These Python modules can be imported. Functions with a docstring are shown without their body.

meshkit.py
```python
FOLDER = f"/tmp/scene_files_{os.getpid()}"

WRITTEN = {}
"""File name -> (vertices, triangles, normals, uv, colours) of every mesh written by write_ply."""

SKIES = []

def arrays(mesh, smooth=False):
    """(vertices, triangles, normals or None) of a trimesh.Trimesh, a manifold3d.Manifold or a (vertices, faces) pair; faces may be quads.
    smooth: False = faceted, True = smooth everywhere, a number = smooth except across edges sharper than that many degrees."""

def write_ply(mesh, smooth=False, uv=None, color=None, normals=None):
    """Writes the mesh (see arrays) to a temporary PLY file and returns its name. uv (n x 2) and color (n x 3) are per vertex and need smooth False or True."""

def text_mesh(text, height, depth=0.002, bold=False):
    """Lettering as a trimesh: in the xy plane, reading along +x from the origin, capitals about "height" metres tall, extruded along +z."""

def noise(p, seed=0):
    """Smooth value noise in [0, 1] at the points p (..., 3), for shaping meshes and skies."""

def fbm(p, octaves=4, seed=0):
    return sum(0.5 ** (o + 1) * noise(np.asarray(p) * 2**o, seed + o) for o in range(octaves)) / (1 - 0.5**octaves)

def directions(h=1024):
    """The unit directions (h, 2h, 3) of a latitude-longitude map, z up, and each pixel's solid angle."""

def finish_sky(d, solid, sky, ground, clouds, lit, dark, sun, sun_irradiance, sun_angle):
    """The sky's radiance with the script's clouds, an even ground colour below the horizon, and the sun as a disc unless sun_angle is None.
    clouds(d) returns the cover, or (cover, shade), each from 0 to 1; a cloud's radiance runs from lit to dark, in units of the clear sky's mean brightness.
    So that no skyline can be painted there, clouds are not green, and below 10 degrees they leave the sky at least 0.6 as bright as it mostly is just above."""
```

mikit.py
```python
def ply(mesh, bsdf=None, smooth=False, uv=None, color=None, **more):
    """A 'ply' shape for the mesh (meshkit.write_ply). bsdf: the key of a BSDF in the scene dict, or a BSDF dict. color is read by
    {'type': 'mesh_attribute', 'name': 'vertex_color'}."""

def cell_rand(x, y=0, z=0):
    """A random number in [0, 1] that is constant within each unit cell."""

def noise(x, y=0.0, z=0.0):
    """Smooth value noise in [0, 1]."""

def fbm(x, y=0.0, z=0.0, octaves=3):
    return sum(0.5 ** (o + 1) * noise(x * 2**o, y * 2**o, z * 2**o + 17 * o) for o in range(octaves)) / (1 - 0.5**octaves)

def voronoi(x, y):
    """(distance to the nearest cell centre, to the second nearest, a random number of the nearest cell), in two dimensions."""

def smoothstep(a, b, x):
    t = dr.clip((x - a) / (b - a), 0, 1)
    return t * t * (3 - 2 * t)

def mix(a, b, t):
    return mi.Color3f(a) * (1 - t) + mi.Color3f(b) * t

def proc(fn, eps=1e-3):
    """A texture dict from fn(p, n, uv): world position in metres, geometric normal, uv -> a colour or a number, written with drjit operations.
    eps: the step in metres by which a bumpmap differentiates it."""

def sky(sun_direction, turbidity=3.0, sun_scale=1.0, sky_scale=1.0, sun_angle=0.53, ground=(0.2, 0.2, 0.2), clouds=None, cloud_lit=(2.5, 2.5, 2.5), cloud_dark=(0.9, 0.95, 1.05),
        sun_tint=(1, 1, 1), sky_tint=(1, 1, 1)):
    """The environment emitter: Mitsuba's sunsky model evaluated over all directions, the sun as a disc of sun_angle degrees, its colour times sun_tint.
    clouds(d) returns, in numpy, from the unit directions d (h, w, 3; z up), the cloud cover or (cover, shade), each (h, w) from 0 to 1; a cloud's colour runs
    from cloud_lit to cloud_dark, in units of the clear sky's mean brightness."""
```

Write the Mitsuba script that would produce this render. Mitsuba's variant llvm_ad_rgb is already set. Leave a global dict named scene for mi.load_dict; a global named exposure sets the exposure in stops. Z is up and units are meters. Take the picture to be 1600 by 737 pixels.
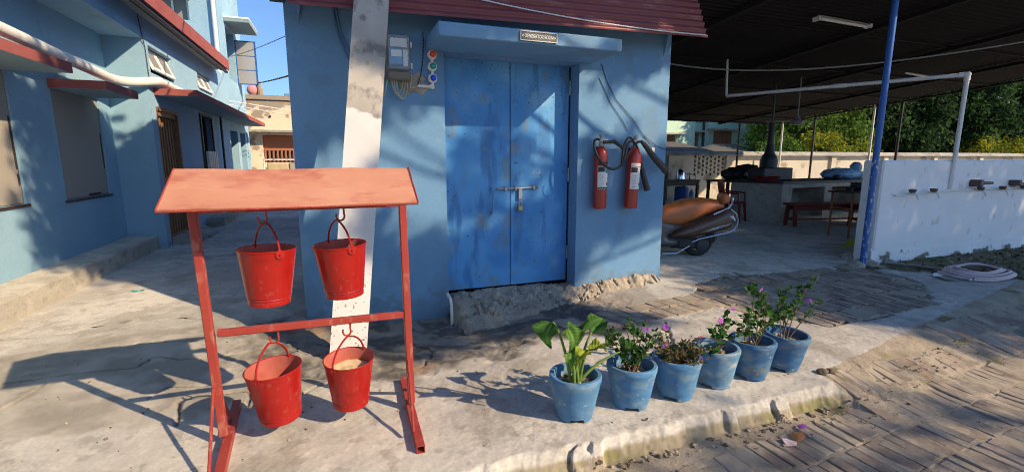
import math, random
import numpy as np, trimesh, manifold3d as m3, drjit as dr, mitsuba as mi, mikit, meshkit
from mikit import noise, fbm, smoothstep, mix, cell_rand
T = mi.ScalarTransform4f
scene, labels = {}, {}

# ------------------------------------------------------------------ camera, sky, exposure
YAW, PITCH, EYE = math.radians(20.3), math.radians(9.4), [0, 0, 1.4]
aim = [math.sin(YAW) * math.cos(PITCH), math.cos(YAW) * math.cos(PITCH), 1.4 - math.sin(PITCH)]
scene['camera'] = {'type': 'perspective', 'fov': 2 * math.degrees(math.atan(800 / 730)), 'fov_axis': 'x', 'near_clip': 0.05, 'far_clip': 600.0,
                   'to_world': T().look_at(origin=EYE, target=aim, up=[0, 0, 1])}
SUN = (1.115, -1.166, 1.0)
KX, KY = SUN[0] / SUN[2], -SUN[1] / SUN[2]
scene['sky'] = mikit.sky(SUN, turbidity=3, sky_scale=1.0, sun_tint=(1.0, 0.975, 0.94), sky_tint=(0.78, 0.96, 1.25))
exposure = 2.3

# ------------------------------------------------------------------ helpers
def numbered(k):
    if k not in taken:
        taken.add(k); return k
    i = 1
    while f'{k}_{i:03d}' in taken: i += 1
    taken.add(f'{k}_{i:03d}'); return f'{k}_{i:03d}'
taken = set()

def put(name, mesh, mat, parent=None, smooth=False, xf=None, label=None, cat=None, group=None, kind=None, color=None, uv=None):
    key = numbered(parent + '__' + name if parent else name)
    d = dict(mesh) if isinstance(mesh, dict) else mikit.ply(mesh, smooth=smooth, color=color, uv=uv)
    d['bsdf'] = {'type': 'ref', 'id': mat}
    if xf is not None: d['to_world'] = xf
    scene[key] = d
    note(key, label, cat, group, kind)
    return key

def note(key, label=None, cat=None, group=None, kind=None):
    e = {k: v for k, v in (('label', label), ('category', cat), ('group', group), ('kind', kind)) if v}
    if e: labels.setdefault(key, {}).update(e)

def thing(name, label, cat, group=None):
    key = numbered(name); note(key, label, cat, group); return key

cat = trimesh.util.concatenate
def hull(pts): return trimesh.convex.convex_hull(np.asarray(pts, float))

def bx(x0, x1, y0, y1, z0, z1, b=0.0):
    x0, x1, y0, y1, z0, z1 = min(x0, x1), max(x0, x1), min(y0, y1), max(y0, y1), min(z0, z1), max(z0, z1)
    if b <= 0:
        m = trimesh.creation.box((x1 - x0, y1 - y0, z1 - z0)); m.apply_translation(((x0 + x1) / 2, (y0 + y1) / 2, (z0 + z1) / 2)); return m
    p = []
    for sx, x in ((1, x0), (-1, x1)):
        for sy, y in ((1, y0), (-1, y1)):
            for sz, z in ((1, z0), (-1, z1)):
                p += [(x, y + sy * b, z + sz * b), (x + sx * b, y, z + sz * b), (x + sx * b, y + sy * b, z)]
    return hull(p)

def moved(m, loc=(0, 0, 0), rx=0, ry=0, rz=0):
    m = m.copy()
    M = trimesh.transformations.euler_matrix(rx, ry, rz); M[:3, 3] = loc
    m.apply_transform(M); return m

def xform(loc=(0, 0, 0), rx=0, ry=0, rz=0, s=1.0):
    M = trimesh.transformations.euler_matrix(rx, ry, rz); M[:3, :3] *= s; M[:3, 3] = loc
    return T(M)

def tube(pts, r, n=10, closed=False, caps=True):
    P = np.asarray(pts, float); k = len(P)
    R = np.broadcast_to(np.asarray(r, float), (k,))
    if closed: tan = np.roll(P, -1, 0) - np.roll(P, 1, 0)
    else: tan = np.gradient(P, axis=0)
    tan /= np.maximum(np.linalg.norm(tan, axis=1, keepdims=True), 1e-12)
    a = np.array([0, 0, 1.0]) if abs(tan[0][2]) < .9 else np.array([1.0, 0, 0])
    nrm = []
    u = np.cross(tan[0], a); u /= np.linalg.norm(u)
    for t in tan:
        u = u - t * (u @ t); u /= max(np.linalg.norm(u), 1e-9); nrm.append(u)
    nrm = np.array(nrm); bn = np.cross(tan, nrm)
    th = np.arange(n) * 2 * math.pi / n
    V = (P[:, None] + R[:, None, None] * (np.cos(th)[None, :, None] * nrm[:, None] + np.sin(th)[None, :, None] * bn[:, None])).reshape(-1, 3)
    F = []
    for i in range(k if closed else k - 1):
        j = (i + 1) % k
        for q in range(n):
            s = (q + 1) % n
            F += [[i * n + q, i * n + s, j * n + s], [i * n + q, j * n + s, j * n + q]]
    if caps and not closed:
        V = np.vstack([V, P[0], P[-1]]); c0, c1 = len(V) - 2, len(V) - 1
        for q in range(n):
            s = (q + 1) % n
            F += [[c0, s, q], [c1, (k - 1) * n + q, (k - 1) * n + s]]
    return trimesh.Trimesh(V, np.array(F), process=False)

def lathe(prof, n=32, loc=(0, 0, 0)):
    prof = np.asarray(prof, float); k = len(prof)
    th = np.arange(n) * 2 * math.pi / n
    V = np.stack([prof[:, 0][:, None] * np.cos(th), prof[:, 0][:, None] * np.sin(th), np.repeat(prof[:, 1][:, None], n, 1)], -1).reshape(-1, 3)
    F = []
    for i in range(k - 1):
        for q in range(n):
            s = (q + 1) % n
            F += [[i * n + q, i * n + s, (i + 1) * n + s], [i * n + q, (i + 1) * n + s, (i + 1) * n + q]]
    return trimesh.Trimesh(V + np.array(loc), np.array(F), process=False)

def ball(loc, r, sub=2, sc=(1, 1, 1)):
    m = trimesh.creation.icosphere(subdivisions=sub, radius=r); m.apply_scale(sc); m.apply_translation(loc); return m

def bez(*pts, n=14):
    P = np.asarray(pts, float); t = np.linspace(0, 1, n)[:, None]; k = len(P) - 1
    return sum(math.comb(k, i) * t**i * (1 - t)**(k - i) * P[i] for i in range(k + 1))

def sag(a, b, drop, n=16):
    a, b = np.asarray(a, float), np.asarray(b, float); t = np.linspace(0, 1, n)[:, None]
    p = a + (b - a) * t; p[:, 2:] -= drop * 4 * t * (1 - t); return p

def grid(xs, ys, zf):
    X, Y = np.meshgrid(xs, ys); V = np.stack([X, Y, zf(X, Y)], -1).reshape(-1, 3)
    n = len(xs); i = (np.arange(len(ys) - 1)[:, None] * n + np.arange(n - 1)[None]).ravel()
    F = np.vstack([np.stack([i, i + 1, i + n + 1], 1), np.stack([i, i + n + 1, i + n], 1)])
    return trimesh.Trimesh(V, F, process=False)

def diff(m, cuts):
    a = m3.Manifold(m3.Mesh(np.asarray(m.vertices, np.float32), np.asarray(m.faces, np.uint32)))
    for c in cuts: a = a - m3.Manifold(m3.Mesh(np.asarray(c.vertices, np.float32), np.asarray(c.faces, np.uint32)))
    q = a.to_mesh(); return trimesh.Trimesh(q.vert_properties[:, :3], q.tri_verts, process=False)

def plate(poly, w, bev=.02, taper=.9):
    """A side outline in (u, z), thickness along v from -w to w, with narrowed flanks."""
    P = np.asarray(poly, float); c = P.mean(0); Q = c + (P - c) * taper
    k = len(P)
    rings = [np.column_stack([Q[:, 0], np.full(k, -w), Q[:, 1]]), np.column_stack([P[:, 0], np.full(k, -w + bev), P[:, 1]]),
             np.column_stack([P[:, 0], np.full(k, w - bev), P[:, 1]]), np.column_stack([Q[:, 0], np.full(k, w), Q[:, 1]])]
    V = np.vstack(rings); F = []
    for i in range(3):
        for q in range(k):
            s = (q + 1) % k; F += [[i * k + q, i * k + s, (i + 1) * k + s], [i * k + q, (i + 1) * k + s, (i + 1) * k + q]]
    from shapely.geometry import Polygon
    _, tri = trimesh.creation.triangulate_polygon(Polygon(Q), engine='earcut')
    vv, _ = trimesh.creation.triangulate_polygon(Polygon(Q), engine='earcut')
    idx = [int(np.argmin(((Q - v)**2).sum(1))) for v in vv]
    for t in tri: a, b, c2 = (idx[j] for j in t); F += [[a, b, c2], [3 * k + a, 3 * k + c2, 3 * k + b]]
    m = trimesh.Trimesh(V, np.array(F), process=False); m.fix_normals(); return m

def puff(poly, w, D, n=26, off=0.0):
    """A side outline in (u, z) swollen smoothly to half width w; the swelling is full at depth D from the outline."""
    import shapely
    from scipy.spatial import Delaunay
    from scipy.interpolate import make_interp_spline
    P = np.asarray(poly, float); k = len(P); t = np.arange(k + 1.0)
    sp_ = make_interp_spline(t, np.vstack([P, P[:1]]), k=3, bc_type='periodic'); B_ = sp_(np.linspace(0, k, 8 * k, endpoint=False)); B_ = .5 * B_ + .5 * np.column_stack([np.interp(np.linspace(0, k, 8 * k, endpoint=False), t, np.r_[P[:, i], P[0, i]]) for i in (0, 1)])
    pg = shapely.Polygon(B_).buffer(0)
    if pg.geom_type != 'Polygon': pg = max(pg.geoms, key=lambda g: g.area)
    Q = np.array(pg.exterior.coords)[:-1]
    h = (P.max(0) - P.min(0)).max() / n; gx, gy = np.meshgrid(np.arange(P[:, 0].min(), P[:, 0].max(), h), np.arange(P[:, 1].min(), P[:, 1].max(), h))
    G_ = np.column_stack([gx.ravel(), gy.ravel()]); pts = shapely.points(G_); G_ = G_[shapely.contains(pg, pts) & (shapely.distance(pg.exterior, pts) > h * .5)]
    A = np.vstack([Q, G_]); tri = Delaunay(A).simplices; tri = tri[shapely.contains(pg, shapely.points(A[tri].mean(1)))]
    cr = np.cross(A[tri[:, 1]] - A[tri[:, 0]], A[tri[:, 2]] - A[tri[:, 0]]); tri[cr < 0] = tri[cr < 0][:, ::-1]
    d = np.clip(shapely.distance(pg.exterior, shapely.points(A)) / D, 0, 1); v = off + (w - off) * np.sqrt(1 - (1 - d)**2)
    v[:len(Q)] = off
    N = len(A); V = np.vstack([np.column_stack([A[:, 0], v, A[:, 1]]), np.column_stack([A[:, 0], -v, A[:, 1]])]); F = np.vstack([tri[:, ::-1], tri + N])
    if off > 0:
        i = np.arange(len(Q)); j = (i + 1) % len(Q); F = np.vstack([F, np.stack([i, j, j + N], 1), np.stack([i, j + N, i + N], 1)])
    return trimesh.Trimesh(V, F, process=False)

# ------------------------------------------------------------------ materials
def rgb(c): return {'type': 'rgb', 'value': list(map(float, c))}
def plain(name, c, rough=.6, metal=0.0, **k):
    scene[name] = {'type': 'twosided', 'bsdf': {'type': 'principled', 'base_color': rgb(c) if not isinstance(c, dict) else c, 'roughness': rough, 'metallic': metal, **k}}
def tex(name, fn, rough=.85, bump=None, eps=2e-3, **k):
    b = {'type': 'principled', 'base_color': mikit.proc(fn), 'roughness': rough, 'specular': .35, **k}
    if bump: b = {'type': 'bumpmap', 'arbitrary': mikit.proc(bump, eps=eps), 'scale': 1.0, 'bsdf': b}
    scene[name] = {'type': 'twosided', 'bsdf': b}
C3 = mi.Color3f

def cement(p, light, dark, stain):
    a = fbm(p.x * 1.1, p.y * 1.1, p.z * 1.1, 4); b = fbm(p.x * 8, p.y * 8, p.z * 8 + 5, 3); g = noise(p.x * 90, p.y * 90, p.z * 90)
    c = mix(dark, light, smoothstep(.25, .68, a * .6 + b * .4))
    c = mix(c, stain, smoothstep(.54, .72, fbm(p.x * 2.7 + 9, p.y * 2.7, p.z * 2.7, 5)) * .6)
    c = mix(c, stain, smoothstep(.62, .70, fbm(p.x * 13, p.y * 13 + 3, p.z * 13, 4)) * .45)
    return c * (.86 + .28 * g)
def f_yard(p, n, uv):
    c = cement(p, (.465, .445, .41), (.33, .315, .29), (.235, .215, .185))
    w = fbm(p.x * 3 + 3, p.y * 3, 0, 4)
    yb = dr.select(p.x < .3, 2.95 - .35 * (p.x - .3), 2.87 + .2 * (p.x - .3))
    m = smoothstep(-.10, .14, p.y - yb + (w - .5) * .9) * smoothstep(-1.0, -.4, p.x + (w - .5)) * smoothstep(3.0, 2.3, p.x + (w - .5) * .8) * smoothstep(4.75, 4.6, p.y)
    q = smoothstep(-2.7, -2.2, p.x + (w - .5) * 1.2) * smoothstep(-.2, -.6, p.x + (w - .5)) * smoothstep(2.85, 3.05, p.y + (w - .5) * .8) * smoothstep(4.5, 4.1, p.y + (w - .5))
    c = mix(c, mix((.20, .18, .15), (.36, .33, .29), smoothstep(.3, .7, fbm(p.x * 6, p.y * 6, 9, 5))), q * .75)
    shaded_rock = mix((.06, .055, .05), (.20, .18, .155), smoothstep(.35, .65, fbm(p.x * 7, p.y * 7, 3, 4)))  # dark rough ground; part of the tree shade is put into its colour
    shaded_rock = mix(shaded_rock, (.20, .13, .09), smoothstep(.6, .7, fbm(p.x * 2 + 4, p.y * 3, 8, 3)))
    c = mix(c, shaded_rock, m * .9)
    soil = mix((.07, .055, .035), (.16, .13, .09), fbm(p.x * 9, p.y * 9, 1, 4))
    soil = mix(soil, (.05, .075, .02), smoothstep(.5, .62, fbm(p.x * 2.5, p.y * 2.5, 4, 4)) * .7)
    s = smoothstep(0, .25, p.y + p.x - 10.25 + (w - .5) * 1.1) * smoothstep(4.2, 4.1, p.y)
    c = mix(c, soil, s)
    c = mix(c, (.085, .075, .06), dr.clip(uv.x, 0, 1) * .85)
    edge = smoothstep(-.035, -.06, p.z) * smoothstep(2.05, 1.95, p.y)
    moss = mix((.27, .23, .165), (.20, .185, .085), smoothstep(.48, .7, fbm(p.x * 7, p.y * 7, p.z * 12, 5)))
    moss = mix(moss, (.15, .13, .10), smoothstep(.5, .8, fbm(p.x * 30, p.y * 30, p.z * 40, 4)) * .7)
    return mix(c, moss, edge)
def f_grit(p, n, uv): return .007 * fbm(p.x * 22, p.y * 22, p.z * 22, 4)
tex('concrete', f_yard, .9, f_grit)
tex('road_dirt', lambda p, n, uv: mix(mix((.21, .175, .13), (.365, .315, .25), fbm(p.x * 6, p.y * 6, 0, 4)), (.16, .14, .075), smoothstep(.58, .75, fbm(p.x * 3, p.y * 3, 7, 3))) * (.8 + .4 * noise(p.x * 150, p.y * 150)), .95, f_grit)
tex('rough_plaster', lambda p, n, uv: mix((.22, .19, .15), (.46, .40, .32), fbm(p.x * 10, p.y * 10, p.z * 10, 4)) * (.75 + .5 * noise(p.x * 80, p.y * 80, p.z * 80)), .95, lambda p, n, uv: .012 * fbm(p.x * 30, p.y * 30, p.z * 30, 3))
tex('ledge_cement', lambda p, n, uv: cement(p, (.50, .46, .39), (.36, .33, .28), (.22, .20, .17)), .9, f_grit)
tex('grey_cement', lambda p, n, uv: cement(p, (.36, .34, .31), (.22, .21, .19), (.14, .13, .11)), .9, f_grit)

def paint(base, worn, dirt):
    def fn(p, n, uv):
        a = fbm(p.x * 1.6, p.y * 1.6, p.z * 1.6, 4); b = fbm(p.x * 11, p.y * 11, p.z * 7, 3)
        c = mix(base, worn, smoothstep(.4, .72, a) * .6)
        c = mix(c, worn, smoothstep(.64, .7, b) * .35)
        d = smoothstep(.62, .70, fbm(p.x * 3 + 5, p.y * 3, p.z * 1.2, 4))
        c = mix(c, dirt, d * .35)
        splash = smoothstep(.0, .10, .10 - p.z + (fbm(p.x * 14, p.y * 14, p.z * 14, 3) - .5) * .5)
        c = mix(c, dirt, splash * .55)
        return c * (.93 + .14 * noise(p.x * 120, p.y * 120, p.z * 120))
    return fn
def f_wallbump(p, n, uv): return .0035 * fbm(p.x * 16, p.y * 16, p.z * 16, 3)
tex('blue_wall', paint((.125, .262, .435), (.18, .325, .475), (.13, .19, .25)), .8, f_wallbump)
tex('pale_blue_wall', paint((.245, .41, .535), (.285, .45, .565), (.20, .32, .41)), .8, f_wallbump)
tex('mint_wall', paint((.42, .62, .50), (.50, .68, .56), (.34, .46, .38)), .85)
tex('cream_wall', lambda p, n, uv: mix(mix((.62, .50, .36), (.70, .60, .46), fbm(p.x * 1.5, p.y, p.z * 1.5, 4)), (.30, .25, .20), smoothstep(.5, .62, fbm(p.x * 3, p.y, p.z * 3, 4) + .35 * smoothstep(3.1, 3.6, p.z))), .9)
def f_white(p, n, uv):
    c = mix((.68, .70, .72), (.80, .81, .82), fbm(p.x * 2, p.y * 2, p.z * 2, 4))
    c = mix(c, (.36, .33, .29), smoothstep(.66, .80, fbm(p.x * 9, p.y * 9, p.z * 6, 5)) * .4)
    return mix(c, (.16, .15, .12), smoothstep(.0, .06, .05 - p.z + (fbm(p.x * 7, p.y * 7, p.z * 7, 4) - .5) * .55))
tex('whitewash', f_white, .9, f_wallbump)
tex('shed_wall', lambda p, n, uv: mix(mix((.40, .36, .29), (.55, .50, .42), fbm(p.x * 1.3, p.y * 1.3, p.z * 1.3, 4)), (.17, .155, .13), smoothstep(.52, .76, fbm(p.x * 2.2, p.y * 2.2, p.z * 2.6 + 2, 5)) * .8), .95)

def f_door(p, n, uv):
    a = fbm(p.x * 2.2, 0, p.z * 1.7, 4)
    c = mix((.05, .23, .54), (.10, .33, .65), smoothstep(.35, .65, a))
    c = mix(c, (.035, .13, .33), smoothstep(.56, .70, fbm(p.x * 9 + 2, 0, p.z * 1.3, 4)) * .6)
    c = mix(c, (.23, .42, .60), smoothstep(.55, .85, fbm(p.x * 4 + 7, 3, p.z * 4, 5)) * .4)
    e = dr.minimum(dr.abs(p.x - 1.715), dr.minimum(dr.abs(p.x - 1.04), dr.abs(p.z - .03) * .8))
    rust = smoothstep(.62, .86, fbm(p.x * 9, 9, p.z * 4, 5) + .13 * smoothstep(.22, .0, e))
    c = mix(c, (.20, .20, .12), rust * .45)
    chip = smoothstep(.88, .91, noise(p.x * 60, 4, p.z * 45)) * smoothstep(.5, .6, fbm(p.x * 3, 1, p.z * 3, 3))
    return mix(c, (.06, .05, .04), chip * .8)
tex('door_paint', f_door, .5, lambda p, n, uv: .002 * fbm(p.x * 5, p.y * 5, p.z * 4, 3))

def f_faded(p, n, uv):
    c = mix((.40, .165, .105), (.52, .275, .185), fbm(p.x * 5, p.y * 9, p.z * 9, 4))
    c = mix(c, (.30, .055, .045), smoothstep(.48, .75, fbm(p.x * 9 + 3, p.y * 14, p.z * 16, 5)) * .5)
    return mix(c, (.55, .32, .22), smoothstep(.6, .8, fbm(p.x * 18, p.y * 90, p.z * 90, 3)) * .35)
tex('faded_red', f_faded, .55)
tex('stand_red', lambda p, n, uv: mix(mix((.24, .025, .022), (.31, .055, .04), fbm(p.x * 9, p.y * 9, p.z * 4, 4)), (.38, .17, .13), smoothstep(.55, .8, fbm(p.x * 40, p.y * 40, p.z * 14, 4)) * .6), .45)
def f_bucket(p, n, uv):
    c = mix((.25, .006, .005), (.31, .012, .008), fbm(p.x * 8, p.y * 8, p.z * 8, 3))
    c = mix(c, (.17, .006, .006), smoothstep(.55, .8, fbm(p.x * 14 + 4, p.y * 14, p.z * 30, 4)) * .5)
    return mix(c, (.30, .09, .06), smoothstep(.60, .85, fbm(p.x * 60, p.y * 60, p.z * 30, 5)) * .5)
tex('bucket_inside', lambda p, n, uv: mix((.30, .05, .04), (.42, .14, .11), fbm(p.x * 14, p.y * 14, p.z * 14, 4)), .6)
tex('bucket_red', f_bucket, .28, clearcoat=.4, clearcoat_gloss=.75)
tex('maroon_sheet', lambda p, n, uv: mix(mix((.16, .032, .034), (.21, .05, .05), fbm(p.x * 2, p.y * 5, p.z * 5, 4)), (.26, .11, .10), smoothstep(.6, .7, fbm(p.x * 6, p.y * 14, p.z * 14, 4)) * .5), .42)
tex('red_edge', lambda p, n, uv: mix((.25, .062, .06), (.33, .105, .09), fbm(p.x * 5, p.y * 5, p.z * 5, 4)), .8)
def f_pole(p, n, uv):
    raw = mix((.28, .265, .24), (.47, .45, .42), fbm(p.x * 5, p.y * 5, p.z * 4, 4))
    raw = mix(raw, (.13, .125, .12), smoothstep(.48, .72, fbm(p.x * 16, p.y * 16, p.z * 9, 5)) * .75)
    white = mix((.50, .50, .51), (.60, .60, .61), fbm(p.x * 4, p.y * 4, p.z * 4, 3))
    white = mix(white, (.15, .13, .11), smoothstep(.80, .84, noise(p.x * 55, p.y * 55, p.z * 55)) * smoothstep(.9, .1, p.z) * .9)
    return mix(white, raw, smoothstep(-.01, .01, p.z - 1.79 + .35 * (p.x - .06) + (noise(p.x * 30, p.z * 30) - .5) * .03))
tex('pole_concrete', f_pole, .85, f_wallbump)
BRICKS = ['brick_a', 'brick_b', 'brick_c', 'brick_d']
for nm, c in zip(BRICKS, [(.245, .20, .165), (.225, .17, .14), (.28, .235, .195), (.20, .175, .155)]):
    tex(nm, (lambda c: lambda p, n, uv: mix(C3(*c) * (.6 + .7 * fbm(p.x * 25, p.y * 25, p.z * 25, 4)), (.33, .285, .225), smoothstep(.38, .66, fbm(p.x * 6, p.y * 6, 2, 5)) * .8))(c), .95, f_grit)
def f_pot(lo, hi, chalk, ca, da):
    def fn(p, n, uv):
        c = mix(lo, hi, fbm(p.x * 7, p.y * 7, p.z * 24, 4))
        c = mix(c, chalk, smoothstep(.46, .76, fbm(p.x * 12 + 4, p.y * 12, p.z * 18, 5)) * ca)
        c = mix(c, (.14, .17, .12), smoothstep(.55, .75, fbm(p.x * 15, p.y * 15 + 7, p.z * 12, 5)) * da)
        return mix(c, (.33, .33, .31), smoothstep(.72, .80, fbm(p.x * 34, p.y * 34, p.z * 34, 3)) * .8)
    return fn
f_potbump = lambda p, n, uv: .004 * fbm(p.x * 20, p.y * 20, p.z * 45, 3)
tex('pot_blue', f_pot((.045, .145, .31), (.08, .22, .40), (.22, .31, .36), .6, .3), .6, f_potbump)
tex('pot_pale', f_pot((.07, .17, .31), (.13, .25, .38), (.33, .39, .38), .85, .4), .7, f_potbump)
tex('pot_dark', f_pot((.02, .08, .20), (.045, .14, .29), (.17, .24, .27), .55, .5), .5, f_potbump)
tex('soil', lambda p, n, uv: mix((.10, .075, .05), (.40, .35, .27), smoothstep(.35, .65, fbm(p.x * 40, p.y * 40, p.z * 40, 3))), .95, lambda p, n, uv: .012 * fbm(p.x * 60, p.y * 60, 0, 3))
tex('sand', lambda p, n, uv: mix((.40, .31, .19), (.55, .44, .29), fbm(p.x * 30, p.y * 30, 0, 4)), .95)
tex('wood', lambda p, n, uv: mix((.17, .08, .04), (.30, .16, .085), fbm(p.x * 12, p.y * 12, p.z * 40, 3)), .6)
tex('bark', lambda p, n, uv: mix((.08, .06, .045), (.20, .16, .12), fbm(p.x * 12, p.y * 12, p.z * 4, 3)), .95)
VC = {'type': 'mesh_attribute', 'name': 'vertex_color'}
scene['leaf'] = {'type': 'twosided', 'bsdf': {'type': 'principled', 'base_color': VC, 'roughness': .45, 'specular': .4}}
scene['thin_leaf'] = {'type': 'principledthin', 'base_color': VC, 'roughness': .5, 'diff_trans': .7, 'spec_trans': 0.0, 'eta': 1.4}
scene['vcol'] = {'type': 'twosided', 'bsdf': {'type': 'principled', 'base_color': VC, 'roughness': .6}}
plain('shed_sheet', (.0035, .0035, .004), .9); plain('black_steel', (.02, .02, .022), .5); plain('grey_steel', (.35, .34, .33), .45, .6)
plain('white_pvc', (.66, .66, .63), .4); plain('off_white', (.72, .70, .64), .55); plain('rubber', (.018, .018, .018), .65); plain('chrome', (.75, .75, .78), .15, 1.0)
plain('brass', (.42, .33, .17), .4, .8); plain('brown_seat', (.46, .145, .05), .4); plain('brown_panel', (.10, .055, .036), .25, 0.0, clearcoat=.6)
plain('grey_panel', (.13, .125, .12), .35, .4); plain('silver_panel', (.50, .485, .45), .3, .5); plain('dark_plastic', (.03, .03, .032), .5); plain('lamp_lens', (.55, .56, .58), .12); plain('red_plastic', (.20, .012, .014), .4)
plain('blue_post', (.02, .10, .36), .45); plain('bench_paint', (.20, .04, .025), .5); plain('dark_wood', (.05, .028, .02), .55); plain('screen_cloth', (.33, .30, .26), .95)
plain('ext_red', (.34, .022, .012), .3, 0.0, clearcoat=.3); plain('label_white', (.68, .68, .66), .6); plain('label_black', (.03, .03, .035), .6); plain('lens_red', (.75, .07, .02), .25)
plain('lens_green', (.01, .34, .28), .25); plain('lens_blue', (.01, .06, .75), .25); plain('grey_plate', (.22, .22, .21), .5); plain('sign_plate', (.075, .08, .08), .5); plain('plate_letter', (.60, .58, .53), .5); plain('grimy_plastic', (.17, .15, .12), .6)
plain('yellow_wire', (.42, .38, .26), .6); plain('black_wire', (.02, .02, .02), .6); plain('white_wire', (.6, .6, .6), .6); plain('blue_wire', (.06, .14, .27), .6)
plain('pink_hose', (.52, .41, .42), .55); plain('paper', (.75, .75, .76), .9); plain('lime_cloth', (.42, .50, .03), .8); plain('blue_bag', (.24, .42, .60), .5)
plain('dark_glass', (.02, .022, .025), .08); plain('terracotta', (.35, .13, .07), .8); plain('far_tile', (.075, .07, .065), .9); plain('brown_shutter', (.28, .13, .08), .7)
plain('pink_cloth', (.65, .28, .30), .9); plain('dull_blue', (.12, .25, .42), .5); plain('brown_plastic', (.09, .05, .045), .5)
scene['clear_plastic'] = {'type': 'thindielectric', 'int_ior': 1.45}
scene['window_glass'] = {'type': 'thindielectric', 'int_ior': 1.5}

# ------------------------------------------------------------------ terrain
def sst(a, b, x):
    t = np.clip((x - a) / (b - a), 0, 1); return t * t * (3 - 2 * t)
CRACKS = [[(-3.0, 4.75), (-2.3, 4.62), (-1.7, 4.85), (-1.2, 4.7)], [(-2.3, 2.9), (-1.9, 3.15), (-1.8, 3.6)], [(1.9, 2.5), (2.3, 2.7), (2.6, 3.2)], [(-2.2, 7.5), (-1.4, 7.8), (-.6, 7.6)], [(-2.6, 3.75), (-1.889, 3.688), (-1.752, 3.719), (-1.628, 3.698), (-1.523, 3.708), (-1.42, 3.683), (-1.339, 3.704), (-1.311, 3.815), (-1.252, 3.836), (-1.12, 3.731), (-.954, 3.711), (-.6, 3.8)],
          [(-1.127, 3.163), (-1.111, 3.237), (-1.081, 3.3), (-.873, 3.234), (-.5, 3.3), (-.2, 3.2)], [(-.876, 2.783), (-.934, 3.0), (-.941, 3.089), (-.776, 3.094), (-.592, 3.064), (-.566, 2.973), (-.561, 2.862)],
          [(-1.9, 4.1), (-1.5, 4.18), (-1.1, 4.1), (-.7, 4.25)], [(.25, 3.0), (.5, 3.12), (.62, 3.4), (.5, 3.7)], [(-.561, 2.862), (-.3, 2.9), (-.05, 3.1)]]
def wob(x, y, s, seed, o=3):
    return meshkit.fbm(np.stack([x * s, y * s, np.zeros_like(x)], -1), o, seed) - .5
import shapely
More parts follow.
